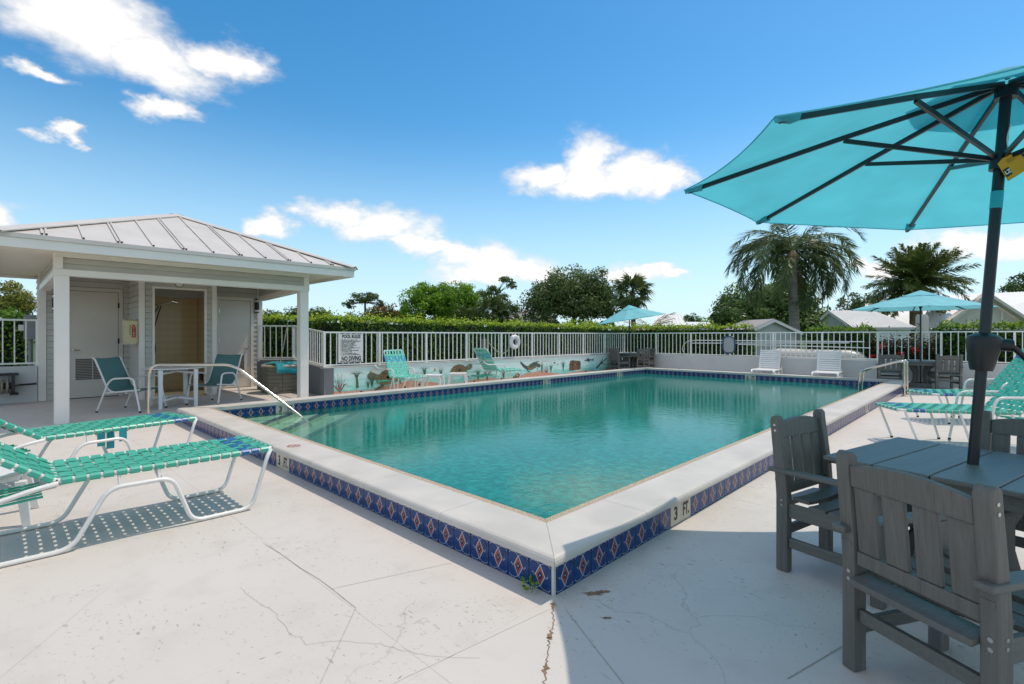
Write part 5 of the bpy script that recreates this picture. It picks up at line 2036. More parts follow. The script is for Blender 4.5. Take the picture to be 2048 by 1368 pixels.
# right-hand set
place(TB, (14.28, -.17, 0), R(4), 'grey dining table under the level aqua umbrella by the far wall, past the ladder')
place(CA, (13.72, .36, 0), R(12), 'grey dining chair glimpsed through the steel ladder rails')
place(CA, (13.95, -.72, 0), R(24), 'grey dining chair with slatted back, right of the ladder at the far table')


# ---- umbrellas
def umbrella(loc, label, apex, R0, drop, th0, tilt=(0, 0), pole0=(0, 0, 0), fabric='canopy', near=False, valance=.0, group='turquoise garden umbrellas', prad=.019):
    t = thing('garden_umbrella', loc, label, 'umbrella', group)
    apex = Vector(apex)
    p0 = Vector(pole0)
    n = Vector((tilt[0], tilt[1], 1)).normalized()
    ex_ = Vector((0, 1, 0)).cross(n).normalized()
    ey_ = n.cross(ex_)

    def at(r, th, dz=0):
        return apex + (ex_ * math.cos(th) + ey_ * math.sin(th)) * r - n * (drop * (r / R0) ** 1.06 + dz)
    tips = [th0 - k * PI / 4 for k in range(8)]
    # canopy of eight gores, edges scooped in between the rib tips
    vs, fs = [], []
    NR, NA = 12, 8
    for i in range(NR + 1):
        r = .06 + (R0 - .06) * i / NR
        for k in range(8):
            for j in range(NA):
                u = j / NA
                th = tips[k] - u * PI / 4
                chord = math.cos(PI / 8) / math.cos(abs(u - .5) * PI / 4 * 1) if True else 1
                rr = r * chord * (1 - .035 * math.sin(PI * u) * (i / NR) ** 2)
                sag = .032 * math.sin(PI * u) * (r / R0)
                vs.append(at(rr, th, sag * .6 - .012))
    # correct gore corner radius: rib tips reach R0
    vs = []
    for i in range(NR + 1):
        r = .06 + (R0 - .06) * i / NR
        for k in range(8):
            a, b = at(r, tips[k]), at(r, tips[k] - PI / 4)
            for j in range(NA):
                u = j / NA
                p = a.lerp(b, u)
                inward = (apex - n * drop * (r / R0) - p)
                p = p + inward * (.030 * 4 * u * (1 - u) * (i / NR) ** 2) - n * (.045 * 4 * u * (1 - u) * (r / R0) * (1 - (r / R0) * .75))
                vs.append(p + n * .012)
    q = 8 * NA
    for i in range(NR):
        for j in range(q):
            fs.append((i * q + j, (i + 1) * q + j, (i + 1) * q + (j + 1) % q, i * q + (j + 1) % q))
    m = MB()
    m.add(vs, fs)
    cn = m.build('canopy', M[fabric], t, smooth=True)
    # hem
    rim = [Vector(v) for v in vs[NR * q:]]
    MB().tube(rim, .004, 4, closed=True).build('hem', M[fabric], cn)
    if valance:
        m = MB()
        lo = [p - Vector((0, 0, valance)) for p in rim]
        m.add(rim + lo, [(j, (j + 1) % q, (j + 1) % q + q, j + q) for j in range(q)])
        m.build('valance', M['canopy'], cn)
    # vent cap
    vs2 = []
    rv = R0 * .27
    for i in range(5):
        r = .02 + (rv - .02) * i / 4
        for k in range(8):
            a, b = at(r, tips[k], -.055 + .012 * i), at(r, tips[k] - PI / 4, -.055 + .012 * i)
            for j in range(4):
                p = a.lerp(b, j / 4)
                vs2.append(p + n * .012)
    m = MB()
    m.add(vs2, [(i * 32 + j, (i + 1) * 32 + j, (i + 1) * 32 + (j + 1) % 32, i * 32 + (j + 1) % 32) for i in range(4) for j in range(32)])
    m.build('vent_cap', M[fabric], cn, smooth=True)
    top = apex - n * .03
    pd = (top - p0).normalized()
    pl = MB()
    pl.tube([p0, top], prad, 14)
    pl.build('pole', M['pole'], t, smooth=True)
    MB().lathe([(.0, .034), (.010, .03), (.016, .02), (.010, .01), (.010, .0)], 12, c=tuple(apex + n * .012)).build('finial', M['pole'], t, smooth=True)
    hub = top - pd * .02
    MB().tube([hub - pd * .035, hub + pd * .02], prad * 1.9, 12).build('top_hub', M['pole'], t, smooth=True)
    run = top - pd * (drop * .72 + .02)
    MB().tube([run - pd * .05, run + pd * .025], prad * 1.75, 12).build('runner', M['pole'], t, smooth=True)
    for th in tips:
        a = at(.03, th, .012)
        b = at(R0 * .985, th, .006)
        mid_ = at(R0 * .46, th, .012)
        m = MB().beam(a, mid_, .017, .026, up=n).beam(mid_, b, .017, .026, up=n)
        rb = m.build('rib', M['pole'], t, bevel=.002)
        e_ = at(R0 * .45, th, .028)
        MB().beam(run + (e_ - run).normalized() * prad, e_, .015, .022, up=n).build('strut', M['pole'], rb)
        # sewn pocket at the tip
        pk = at(R0 * .93, th, .020)
        s_ = (ex_ * -math.sin(th) + ey_ * math.cos(th))
        m = MB()
        m.hexa([at(R0 * .93, th, .026) - s_ * .022, at(R0 * .93, th, .026) + s_ * .022, at(R0 * .995, th, .012) + s_ * .008, at(R0 * .995, th, .012) - s_ * .008],
               [at(R0 * .93, th, -.002) - s_ * .03, at(R0 * .93, th, -.002) + s_ * .03, at(R0 * .999, th, -.008) + s_ * .010, at(R0 * .999, th, -.008) - s_ * .010])
        m.build('tip_pocket', M[fabric], cn)
    return t, p0, pd, run, apex


UB = Vector((1.45, -1.50, 0))
uap = Vector((1.574, -1.623, 2.566)) - UB
pdir = (uap - Vector((0, 0, .66))).normalized()
um, p0, pd, run, apx = umbrella(UB, 'big turquoise umbrella through the closest table, orange hang tag on its dark pole', uap, 1.502, .475, 2.706, (.014, -.067),
                                pole0=Vector((0, 0, .66)) - pdir * .60, near=True, prad=.0235)
# crank housing
k0 = p0 + pd * ((1.125 - p0.z) / pd.z)
zz_ = pd
m = MB()
rings = []
for s, rx, ry in ((0, .040, .040), (.012, .044, .044), (.09, .058, .058), (.15, .066, .066), (.168, .062, .062), (.180, .045, .045), (.186, .030, .030)):
    rings.append((s, rx, ry))
vs, fs = [], []
e1 = Vector((.697, -.717, 0))
e2 = zz_.cross(e1).normalized()
e1 = e2.cross(zz_).normalized()
for s, rx, ry in rings:
    for k in range(20):
        a = 2 * PI * k / 20
        vs.append(k0 + zz_ * s + e1 * rx * math.copysign(abs(math.cos(a)) ** .8, math.cos(a)) + e2 * ry * math.copysign(abs(math.sin(a)) ** .8, math.sin(a)))
for i in range(len(rings) - 1):
    for k in range(20):
        fs.append((i * 20 + k, i * 20 + (k + 1) % 20, (i + 1) * 20 + (k + 1) % 20, (i + 1) * 20 + k))
fs += [tuple(range(20))[::-1], tuple(range(20 * (len(rings) - 1), 20 * len(rings)))]
m.add(vs, fs)
ch = m.build('crank_housing', M['black'], um, smooth=True)
c_ = k0 + zz_ * .135 + e1 * .045 - e2 * .03
m = MB()
m.tube([c_, c_ + e1 * .045 - e2 * .02], .030, 14)
m.tube(fillet([c_ + e1 * .04 - e2 * .02, c_ + e1 * .10 - e2 * .03 - zz_ * .05, c_ + e1 * .145 - e2 * .04 - zz_ * .105, c_ + e1 * .20 - e2 * .04 - zz_ * .115], .05, 5), .013, 10, rs=None)
m.build('crank_handle', M['black'], um, smooth=True)
s0 = run - pd * .16
MB().tube([s0, s0 - pd * .085], .0255, 14).build('label_sleeve', M['vinyl'], um, smooth=True)
tagc = run - pd * .055 + Vector((-.717, -.697, 0)) * .045
tu = (Vector((.697, -.717, 0)) * .82 + Vector((0, 0, 1)) * .50).normalized()
tn = Vector((-.717, -.697, 0)).normalized()
tv = tn.cross(tu).normalized()
m = MB()
m.prism([(-.035, -.055), (.075, -.055), (.085, -.04), (.085, .045), (.0, .055), (-.035, .045)], tagc, tu, tv, tn * .003)
tg = m.build('hang_tag', M['tag'], um)
m = MB()
m.flat([(-.033, .0), (.0, .0), (.0, .04), (-.033, .04)], tagc + tn * .0036 - tu * .0 - tv * .035, tu, tv, 0)
for i in range(3):
    m.flat([(.005, .035 - i * .007), (.05, .035 - i * .007), (.05, .037 - i * .007), (.005, .037 - i * .007)], tagc + tn * .0036, tu, tv, 0)
m.build('tag_print', M['ink'], tg)
text_mesh('LZ', .026, M['sign'], 'tag_print', tagc + tn * .004 - tu * .0165 - tv * .015, tu, tv, .0008, None, bold=.001).parent = tg
m = MB().tube(fillet([run - pd * .02 + tn * .03, run + pd * .03 + tn * .03 + tu * .01, run + pd * .10 + tn * .03 - tu * .008, run + pd * .16 + tn * .03 + tu * .01], .03, 4), .003, 5)
m.build('lift_cord', M['plastic'], um, smooth=True)
# cast base under the table
t = thing('parasol_stand', (1.47, -1.49, 0), 'dark round umbrella base with a woven pattern beneath the closest table', 'parasol stand')
M['base'] = mat('base_dark', (.012, .014, .028), .5, col2=(.03, .035, .06), scale=70, bump=.5, bscale=60)
MB().lathe([(.30, 0), (.305, .03), (.28, .055), (.12, .085), (.05, .10), (.032, .11), (.032, .20)], 28).build('weight', M['base'], t, smooth=True)

# distant umbrellas
UA = Vector((14.02, 7.95, 0))
umbrella(UA, 'small turquoise umbrella leaning to one side over the far corner table', (-.05, .03, 2.33), 1.22, .46, .35, tilt=(-.10, .12), pole0=(0, 0, .05), fabric='canopy2', valance=0)
UC = Vector((14.28, -.17, 0))
umbrella(UC, 'level turquoise umbrella over the far table right of the ladder', (0, 0, 2.37), 1.45, .40, .2, pole0=(0, 0, .05), fabric='canopy2', valance=0)


# ---- porch table and sling chairs
t = thing('patio_table', (.35, 9.33, 0), 'white round plastic patio table on the porch between the two sling chairs', 'table')
MB().lathe([(.0, .690), (.44, .690), (.475, .692), (.49, .702), (.485, .714), (.46, .718), (.44, .714), (0, .714)], 40).build('table_top', M['plastic'], t, smooth=True)
for sx in (-1, 1):
    for sy in (-1, 1):
        m = MB()
        x, y = .27 * sx, .36 * sy
        m.hexa([(x - .028, y - .028, .0), (x + .028, y - .028, .0), (x + .028, y + .028, .0), (x - .028, y + .028, .0)], [(x - .035, y - .035, .6895), (x + .035, y - .035, .6895), (x + .035, y + .035, .6895), (x - .035, y + .035, .6895)])
        m.build('leg', M['plastic'], t, bevel=.008)
for z in (.14, .62):
    for s in (-1, 1):
        m = MB()
        m.tube([(.27 * s, -.33, z), (.10 * s, 0, z + .03), (.27 * s, .33, z)], .018, 6)
        m.tube([(-.24, .36 * s, z), (0, .18 * s, z + .03), (.24, .36 * s, z)], .018, 6)
        m.build('brace', M['plastic'], t, smooth=True)


def sling_chair(loc, rz, label):
    """faces +x"""
    t = thing('sling_chair', loc, label, 'chair', 'sling chairs on the porch', rz)
    w = .265
    for s in (-1, 1):
        y = s * (w + .035)
        m = MB()
        m.tube(fillet([(.36, y, .0), (.24, y, .56), (.16, y, .585), (-.12, y, .57), (-.20, y, .50), (-.40, y, 0)], .13, 6), .0155, 8)
        sf_ = m.build('leg_frame', M['frame'], t, smooth=True)
        for x in (.36, -.40):
            MB().tube([(x, y, 0), (x + (-.006 if x > 0 else .01), y, .028)], .019, 8).build('rubber_foot', M['foot'], sf_)
        m = MB()
        m.tube(fillet([(.33, s * w, .385), (-.14, s * w, .335), (-.24, s * w, .40), (-.46, s * w, .90), (-.50, s * w, .92)], .10, 6), .0135, 8)
        m.tube([(.16, s * w, .365), (.29, y, .37)], .011, 6)
        m.tube([(-.16, s * w, .335), (-.26, y, .33)], .011, 6)
        m.build('side_rail', M['frame'], t, smooth=True)
    m = MB()
    m.tube([(.10, -w - .03, .33), (.10, w + .03, .33)], .011, 6)
    m.tube([(-.20, -w - .03, .32), (-.20, w + .03, .32)], .011, 6)
    m.build('cross_bar', M['frame'], t, smooth=True)
    prof = fillet([(.345, 0, .392), (-.14, 0, .345), (-.235, 0, .41), (-.465, 0, .91), (-.495, 0, .925)], .11, 8)
    vs, fs = [], []
    for p in prof:
        for k in range(7):
            u = k / 6
            sg = .020 * math.sin(PI * u)
            vs.append((p.x, -w + 2 * w * u, p.z - sg))
    n_ = len(prof)
    m = MB()
    m.add(vs, [(i * 7 + k, i * 7 + k + 1, (i + 1) * 7 + k + 1, (i + 1) * 7 + k) for i in range(n_ - 1) for k in range(6)])
    o = m.build('sling', M['sling'], t, smooth=True)
    sl_ = o.modifiers.new('thick', 'SOLIDIFY')
    sl_.thickness = .006
    return t


s1 = sling_chair((-.26, 9.22, 0), R(-48), 'teal sling chair in front of the louvred door, on the extinguisher side of the table')
place(s1, (1.02, 9.32, 0), R(-138), 'teal sling chair on the porch in front of the pale door with the silver knob')

# weed in the joint at the pool corner
t = thing('weed', (-.035, .12, 0), 'tiny green weed growing at the foot of the corner tiles', 'weed')
rng = np.random.default_rng(5)
k = 26
a = rng.uniform(0, 6.28, k)
pts = np.stack([.02 * np.cos(a) * rng.uniform(.2, 1, k) - .012, .03 * np.sin(a), rng.uniform(.005, .05, k)], 1)
d = unit(np.stack([np.cos(a) - .3, np.sin(a), rng.uniform(.1, 1, k)], 1))
leaf_obj('leaves', pts, d, unit(np.cross(d, unit(rng.normal(size=(k, 3)))) + [0, 0, .8]), .028, .017, rng.uniform(.3, .9, k), L['lime'], t)
MB().tube([(0, 0, 0), (-.01, .005, .045)], .002, 5).build('stem', L['lime'], t)

# ================================================================== BEYOND THE RAILINGS
FV = Vector((math.cos(R(YAW)), math.sin(R(YAW)), 0))
RV = Vector((math.sin(R(YAW)), -math.cos(R(YAW)), 0))


def spot(px, py, depth):
    """world point a given depth ahead of the tripod, for the far background"""
    return Vector(CAM) + FV * depth + RV * ((px - 1024) / 1004 * depth) + Vector((0, 0, (671 - py) / 1004 * depth))


def ground(px, depth):
    p = spot(px, 671, depth)
    p.z = 0
    return p


def hedge(name, p, q, depth, h0, h1, label, lm, per=520, leaf=.075, seed=1, tall=.10, young=.80, cat='hedge', group='hedges outside the pool railings', gaps=0):
    """clipped hedge p->q, its face towards the pool on the right-hand side of p->q"""
    rng = np.random.default_rng(seed)
    p, q = Vector((*p, 0)), Vector((*q, 0))
    t = thing(name, p, label, cat, group)
    L_ = (q - p).length
    d = np.array((q - p).normalized())
    f = np.array([d[1], -d[0], 0])
    ph = rng.uniform(0, 6.28, 12)

    def nz(a, b):
        return (np.sin(a * 2.1 + ph[0]) * np.cos(b * 3.1 + ph[1]) + .6 * np.sin(a * 5.3 + b * 2 + ph[2]) + .5 * np.cos(a * 9.1 - b * 7 + ph[3]) + .35 * np.sin(a * 17 + ph[4]) * np.cos(b * 15 + ph[5])) / 2.2
    nf = int(L_ * h0 * per)
    s, z = rng.uniform(0, L_, nf), rng.uniform(.12, 1, nf)
    hh = h0 + (h1 - h0) * s / L_
    z = z * hh
    o = .09 * nz(s, z) + rng.normal(size=nf) * .035 - .07 * (z / hh) ** 4
    P1 = np.outer(s, d) + np.outer(o, f)
    P1[:, 2] += z
    N1 = unit(f + rng.normal(size=(nf, 3)) * .75 + np.array([0, 0, .35]))
    cl = nz(s * 3, z * 3)
    T1 = .26 + .12 * cl + rng.normal(size=nf) * .16 + .16 * (z / hh) ** 6
    nt = int(L_ * depth * per * 1.0)
    s2, e2 = rng.uniform(0, L_, nt), rng.uniform(-.05, depth, nt)
    hh2 = h0 + (h1 - h0) * s2 / L_
    z2 = hh2 - .02 + .07 * nz(s2 * 1.3, e2 * 2) + np.abs(rng.normal(size=nt)) * tall * .6 * (.35 + np.clip(nz(s2 * 2.2, e2 * 1.5) * 3, 0, 1.6))
    P2 = np.outer(s2, d) - np.outer(e2, f)
    P2[:, 2] += z2
    N2 = unit(np.array([0, 0, 1.]) + .35 * f + rng.normal(size=(nt, 3)) * .6)
    T2 = young + rng.normal(size=nt) * .16 + .1 * nz(s2 * 2, e2 * 3)
    ne = int(depth * h0 * per)
    P3, N3, T3 = [], [], []
    for ss, sg in ((0, -1), (L_, 1)):
        e3, z3 = rng.uniform(0, depth, ne), rng.uniform(.1, 1, ne) * h0
        pp = np.outer(np.full(ne, ss) + rng.normal(size=ne) * .04, d) - np.outer(e3, f)
        pp[:, 2] += z3
        P3.append(pp)
        N3.append(unit(sg * d + rng.normal(size=(ne, 3)) * .7))
        T3.append(.3 + rng.normal(size=ne) * .17)
    P_, N_, T_ = np.concatenate([P1, P2] + P3), np.concatenate([N1, N2] + N3), np.concatenate([T1, T2] + T3)
    D_ = unit(np.cross(N_, unit(rng.normal(size=N_.shape))) + np.array([0, 0, .25]))
    n = len(P_)
    leaf_obj('foliage', P_, D_, N_, leaf * rng.uniform(.65, 1.25, n), leaf * .55 * rng.uniform(.7, 1.2, n), T_, lm, t)
    fv = Vector(f)
    m = MB()
    b0 = [-fv * .10, Vector(d) * L_ - fv * .10, Vector(d) * L_ - fv * (depth - .05), -fv * (depth - .05)]
    m.hexa(b0, [v + Vector((0, 0, (h0 if i in (0, 3) else h1) - .10)) for i, v in enumerate(b0)])
    m.build('stem_mass', M['core'], t)
    return t


hedge('hedge', (3.62, 9.42), (16.6, 9.42), .95, 1.70, 1.60, 'long clipped hedge behind the mural railing', L['hedge'], 560, .078, 3)
hedge('hedge', (1.8, 12.9), (4.0, 12.3), .9, 1.78, 1.78, 'clipped hedge behind the round tub and the short railing', L['hedge'], 520, .085, 4)
hedge('hedge', (3.95, 12.2), (3.68, 10.3), .8, 1.74, 1.72, 'clipped hedge behind the climbing railing beside the pool rules sign', L['hedge'], 520, .08, 14)
hedge('hedge', (15.72, 9.3), (15.72, 4.55), .9, 1.60, 1.60, 'clipped hedge behind the far railing, between the wall corner and the grey shed', L['hedge'], 480, .085, 5)
hedge('hedge', (15.75, 2.75), (15.75, 1.12), .9, 1.50, 1.50, 'short clipped hedge between the tall palm trunk and the red-flowered shrub', L['hedge'], 480, .085, 6, young=.55)
hedge('hedge', (15.72, -.42), (15.72, -5.5), .9, 1.55, 1.52, 'clipped hedge at the right edge, behind the umbrella pole', L['hedge'], 480, .085, 7, young=.62)
hedge('shrub', (15.6, 1.1), (15.6, -.5), .6, 1.08, 1.02, 'dark red-leaved shrub with red flowers behind the far railing', L['croton'], 1300, .08, 8, tall=.25, young=.4, cat='shrub', group=None)
rng = np.random.default_rng(9)
fl = thing('red_flowers', (15.50, .3, .5), 'bright red blossoms on the dark red-leaved shrub', 'flowers')
fp = np.array([[-.12, .48, .50], [-.12, .70, .18], [-.12, .55, .12], [-.14, -.25, .42], [-.1, 1.0, .2], [-.14, .05, .30]])
pp = np.repeat(fp, 26, 0) + rng.normal(size=(len(fp) * 26, 3)) * .035
nn = unit(rng.normal(size=pp.shape) + np.array([-1, 0, .4]))
leaf_obj('petals', pp, unit(np.cross(nn, rng.normal(size=pp.shape))), nn, .055, .045, rng.uniform(.2, 1, len(pp)), L['red'], fl)

# low white hull behind the railing
t = thing('white_hull', (15.25, 2.3, 0), 'long low white rounded hull behind the far railing and the plastic loungers', 'hull')
sec = [(0, .0), (.02, .70), (.06, .80), (.16, .86), (.45, .88), (.74, .84), (.78, 0)]
ys = [1.55, 1.45, 1.2, -.75, -1.0, -1.15, -1.20]
sc_ = [.8, .93, 1.0, 1.0, .93, .75, .5]
vs = [(x * (.6 + .4 * k) + .39 * (1 - k) * .4, y, z * (k if z > .1 else 1)) for y, k in zip(ys, sc_) for x, z in sec]
nq = len(sec)
m = MB()
m.add(vs, [(i * nq + j, (i + 1) * nq + j, (i + 1) * nq + j + 1, i * nq + j + 1) for i in range(len(ys) - 1) for j in range(nq - 1)] + [tuple(range(nq)), tuple((len(ys) - 1) * nq + j for j in range(nq))[::-1]])
m.build('hull', M['boat'], t, smooth=True)
MB().box(-.012, .006, -1.0, 1.3, .70, .73).build('rub_rail', M['plastic'], t)
for y in (1.02, .88):
    MB().tube([(-.03, y, .60), (.02, y, .60)], .038, 10).build('port_cap', M['hose'], t)

# ------------------------------------------------------------------ shed and houses
sp_ = spot(1545, 720, 19.3)
t = thing('garden_shed', (sp_.x, sp_.y, 0), 'small grey clapboard garden shed with a gable roof behind the palm trunk', 'shed', rz=R(YAW - 90 + 8))
w = 1.0
for i in range(10):
    z = i * .14
    MB().hexa([(-w, -.014, z), (w, -.014, z), (w, .03, z), (-w, .03, z)], [(-w, -.002, z + .139), (w, -.002, z + .139), (w, .03, z + .139), (-w, .03, z + .139)]).build('siding_board', M['shed'], t)
MB().prism([(-w, 1.40), (w, 1.40), (0, 1.84)], (0, -.008, 0), (1, 0, 0), (0, 0, 1), (0, .04, 0)).build('gable', M['shed'], t)
MB().box(-w + .02, w - .02, .03, 1.8, 0, 1.40).build('wall', M['shed'], t)
for s in (-1, 1):
    a, b = Vector((0, -.12, 1.905)), Vector((s * 1.2, -.12, 1.40))
    MB().hexa([a, b, b + Vector((0, 2.0, 0)), a + Vector((0, 2.0, 0))][::-s], [v + Vector((0, 0, .035)) for v in [a, b, b + Vector((0, 2.0, 0)), a + Vector((0, 2.0, 0))][::-s]]).build('roof', M['shingle'], t)
    MB().beam(a + Vector((0, -.01, -.045)), b + Vector((0, -.01, -.045)), .03, .09, up=(0, 0, 1)).build('rake_board', M['white'], t)


def ribbed(name, a, b, c, d, n, mt, parent, h=.03):
    """roof slope a-b (eave), d-c (ridge) with n raised ribs from eave to ridge, one mesh"""
    a, b, c, d = map(Vector, (a, b, c, d))
    nr = (b - a).cross(d - a).normalized()
    if nr.z < 0:
        nr = -nr
    m = MB()
    m.hexa([a - nr * .05, b - nr * .05, c - nr * .05, d - nr * .05], [a, b, c, d])
    for i in range(n + 1):
        u = i / n
        m.beam(a.lerp(b, u) + nr * h * .5, d.lerp(c, u) + nr * h * .5, .05, h, up=nr)
    o = m.build(name, mt, parent, world=True)
    return o


def Zf(px, depth, z):
    p = ground(px, depth)
    p.z = z
    return p


# house A: low white tin gable roof, end gable to the left
t = thing('white_roofed_house', ground(1740, 26), 'low house with a bright white ribbed tin roof, left of the level umbrella', 'house', 'houses beyond the hedge')
e1, e2 = spot(1706, 655, 25), spot(1832, 655, 25)
r1, r2 = spot(1658, 622, 27.5), spot(1742, 621, 27.5)
ribbed('roof', e1, e2, r2, r1, 22, M['tin'], t).name = 'roof'
b1, b2 = r1 + (r1 - e1) * .4, r2 + (r2 - e2) * .4
b1.z = b2.z = r1.z - (r1.z - e1.z) * .4
ribbed('roof', b2, b1, r1, r2, 22, M['tin'], t)
g1, g2, g3 = e1.copy(), b1.copy(), r1.copy()
m = MB()
dz = Vector((0, 0, .08))
lo1, lo2 = Vector((g1.x, g1.y, 0)), Vector((g2.x, g2.y, 0))
sh_ = (e2 - e1).normalized() * .12
m.add([v + sh_ for v in (lo1, lo2, g2 - dz, g3 - dz * 1.5, g1 - dz)], [(0, 1, 2, 3, 4)])
m.build('gable_wall', M['shed'], t, world=True)
m = MB()
m.beam(g1 - dz * .6, g3 - dz * .6, .04, .14)
m.beam(g3 - dz * .6, g2 - dz * .6, .04, .14)
m.build('rake_board', M['white'], t, world=True)
m = MB()
inn = (r1 - e1)
inn.z = 0
inn = inn.normalized() * .25
q1, q2 = e1 + inn + sh_, e2 + inn - sh_
m.add([Vector((q1.x, q1.y, 0)), Vector((q2.x, q2.y, 0)), q2 - dz, q1 - dz], [(0, 1, 2, 3)])
m.build('wall', M['tin'], t, world=True)
MB().beam(e1 - dz * .7, e2 - dz * .7, .05, .12).build('fascia', M['shed'], t, world=True)

# house B: cream gable wall, big white tin roofs behind and beside it
t = thing('cream_gabled_house', ground(1970, 28), 'cream house with a broad gable end under white tin roofs, at the right edge', 'house', 'houses beyond the hedge')
A_, L_, R_ = spot(1972, 588, 28), spot(1886, 650, 28), spot(2075, 655, 28)
l0, r0 = Vector((L_.x, L_.y, 0)), Vector((R_.x, R_.y, 0))
bk_ = FV * .3
m = MB()
m.add([l0 + bk_, r0 + bk_, R_ + bk_, A_ + bk_, L_ + bk_], [(0, 1, 2, 3, 4)])
m.build('gable_wall', M['tan'], t, world=True)
for px_ in (1936, 2004, 2040):
    q = ground(px_, 28.27)
    MB().box(q.x - .05, q.x + .05, q.y - .05, q.y + .05, 0, 2.1 + (.5 if px_ == 2004 else .2)).build('batten', M['white'], t, world=True)
m = MB()
m.beam(L_, A_, .35, .16)
m.beam(A_, R_, .35, .16)
m.build('rake_board', M['tan'], t, world=True)
e1, e2 = spot(1840, 655, 29.5), spot(2160, 655, 29.5)
r1, r2 = spot(1868, 592, 34), spot(2160, 578, 34)
ribbed('roof', e1, e2, r2, r1, 40, M['tin'], t)
e1, e2 = spot(1740, 655, 33), spot(1900, 655, 33)
r1, r2 = spot(1730, 607, 37), spot(1900, 597, 37)
ribbed('roof', e1, e2, r2, r1, 26, M['tin'], t)
m = MB()
p1, p2 = ground(1838, 29.8), ground(2160, 29.8)
m.add([p1, p2, p2 + Vector((0, 0, 1.6)), p1 + Vector((0, 0, 1.6))], [(0, 1, 2, 3)])
m.build('wall', M['tan'], t, world=True)
cxy = ground(1844, 28.6)
MB().lathe([(.30, 0), (.30, 2.35), (.24, 2.5), (0, 2.5)], 16, c=(cxy.x, cxy.y, 0)).build('chimney', M['tan'], t, smooth=True, world=True)

# grey hip roof beyond the hedge, and two low white roofs
t = thing('grey_roofed_house', ground(1030, 44), 'grey shingle hip roof showing above the hedge beside the dark spreading tree', 'house', 'houses beyond the hedge')
a, b = spot(978, 645, 43), spot(1120, 645, 43)
c, d = spot(1085, 616, 47), spot(1046, 620, 47)
m = MB()
m.hexa([a - Vector((0, 0, .2)), b - Vector((0, 0, .2)), c - Vector((0, 0, .2)), d - Vector((0, 0, .2))], [a, b, c, d])
m.build('roof', M['shingle'], t, world=True)
m = MB()
a2, b2 = spot(985, 645, 43.6), spot(1115, 645, 43.6)
m.add([Vector((a2.x, a2.y, 0)), Vector((b2.x, b2.y, 0)), b2 - Vector((0, 0, .2)), a2 - Vector((0, 0, .2))], [(0, 1, 2, 3)])
m.build('wall', M['shed'], t, world=True)
for px0, px1, py0, py1, dp, lb in ((1312, 1364, 628, 650, 40, 'small white roof peeping over the hedge right of the tilted umbrella'), (1368, 1420, 644, 652, 44, 'low white roof just over the hedge, left of the big round tree')):
    t = thing('white_roofed_house', ground((px0 + px1) / 2, dp), lb, 'house', 'houses beyond the hedge')
    a, b, c, d = spot(px0 - 8, py1, dp), spot(px1 + 8, py1, dp), spot(px1 - 4, py0, dp + 3), spot(px0 + 6, py0, dp + 3)
    ribbed('roof', a, b, c, d, 8, M['tin'], t)
    m = MB()
    m.add([Vector((a.x, a.y, 0)), Vector((b.x, b.y, 0)), b - Vector((0, 0, .1)), a - Vector((0, 0, .1))], [(0, 1, 2, 3)])
    m.build('wall', M['tan'], t, world=True)

# ------------------------------------------------------------------ trees
tree('broadleaf_tree', ground(1148, 42), 'large dark spreading oak-like tree left of the dead-skirted palm', [((0, 0, 4.3), (3.4, 3.4, 2.6), 210, 75, .75), ((1.6, -1.7, 3.6), (2.1, 2.1, 1.7), 80, 70, .65), ((-1.6, 1.6, 3.5), (2.1, 2.1, 1.7), 80, 70, .65)], L['oak'], .24, .22, seed=2, tone0=.42)
tree('broadleaf_tree', ground(1535, 34), 'dense round glossy tree behind the tall palm trunk', [((0, 0, 2.45), (3.4, 3.4, 2.5), 330, 75, .55), ((1.1, -1.2, 2.3), (2.1, 2.1, 2.0), 80, 70, .5)], L['mango'], .23, .2, seed=3, tone0=.46)
tree('broadleaf_tree', ground(846, 40), 'bright green bushy tree just right of the flame-coloured tree', [((0, 0, 3.6), (1.6, 1.6, 1.7), 100, 70, .5), ((-.6, .6, 2.2), (1.5, 1.5, 1.2), 60, 65, .5)], L['lime'], .20, .13, seed=4, tone0=.5)
tree('broadleaf_tree', ground(882, 41.5), 'tallest of the bright green trees, in the middle of their row', [((0, 0, 3.9), (1.5, 1.5, 1.75), 100, 70, .5), ((.4, -.4, 2.1), (1.6, 1.6, 1.2), 60, 65, .5)], L['lime'], .20, .13, seed=5, tone0=.52)
tree('broadleaf_tree', ground(922, 40), 'bright green tree standing behind the three fan palms', [((0, 0, 3.7), (1.45, 1.45, 1.65), 95, 70, .5), ((-.5, .5, 2.1), (1.5, 1.5, 1.2), 60, 65, .5), ((.9, -.9, 3.2), (.9, .9, 1.0), 18, 55, .45)], L['lime'], .20, .13, seed=6, tone0=.48)
tree('broadleaf_tree', ground(1000, 46), 'tall thin tree with open airy tufts above the fan palms', [((-.45, .4, 5.4), (.5, .5, .6), 12, 40, .36), ((.35, -.35, 6.3), (.45, .45, .5), 11, 40, .33), ((.75, -.7, 5.9), (.35, .35, .4), 7, 40, .3), ((-1.2, 1.1, 4.9), (.6, .6, .6), 14, 40, .4), ((.25, -.25, 4.6), (.45, .45, .5), 8, 40, .35)], L['oak'], .20, .10, seed=7, tone0=.5, limbs=2)
tree('umbrella_tree', ground(730, 42), 'flat-topped dark tree with a see-through crown near the porch corner', [((0, 0, 4.35), (1.25, 1.25, .50), 34, 45, .28), ((.9, -.9, 3.7), (.45, .45, .45), 10, 40, .3), ((-.95, .95, 3.75), (.40, .40, .40), 8, 40, .28)], L['dark'], .17, .10, seed=8, tone0=.55, limbs=7)
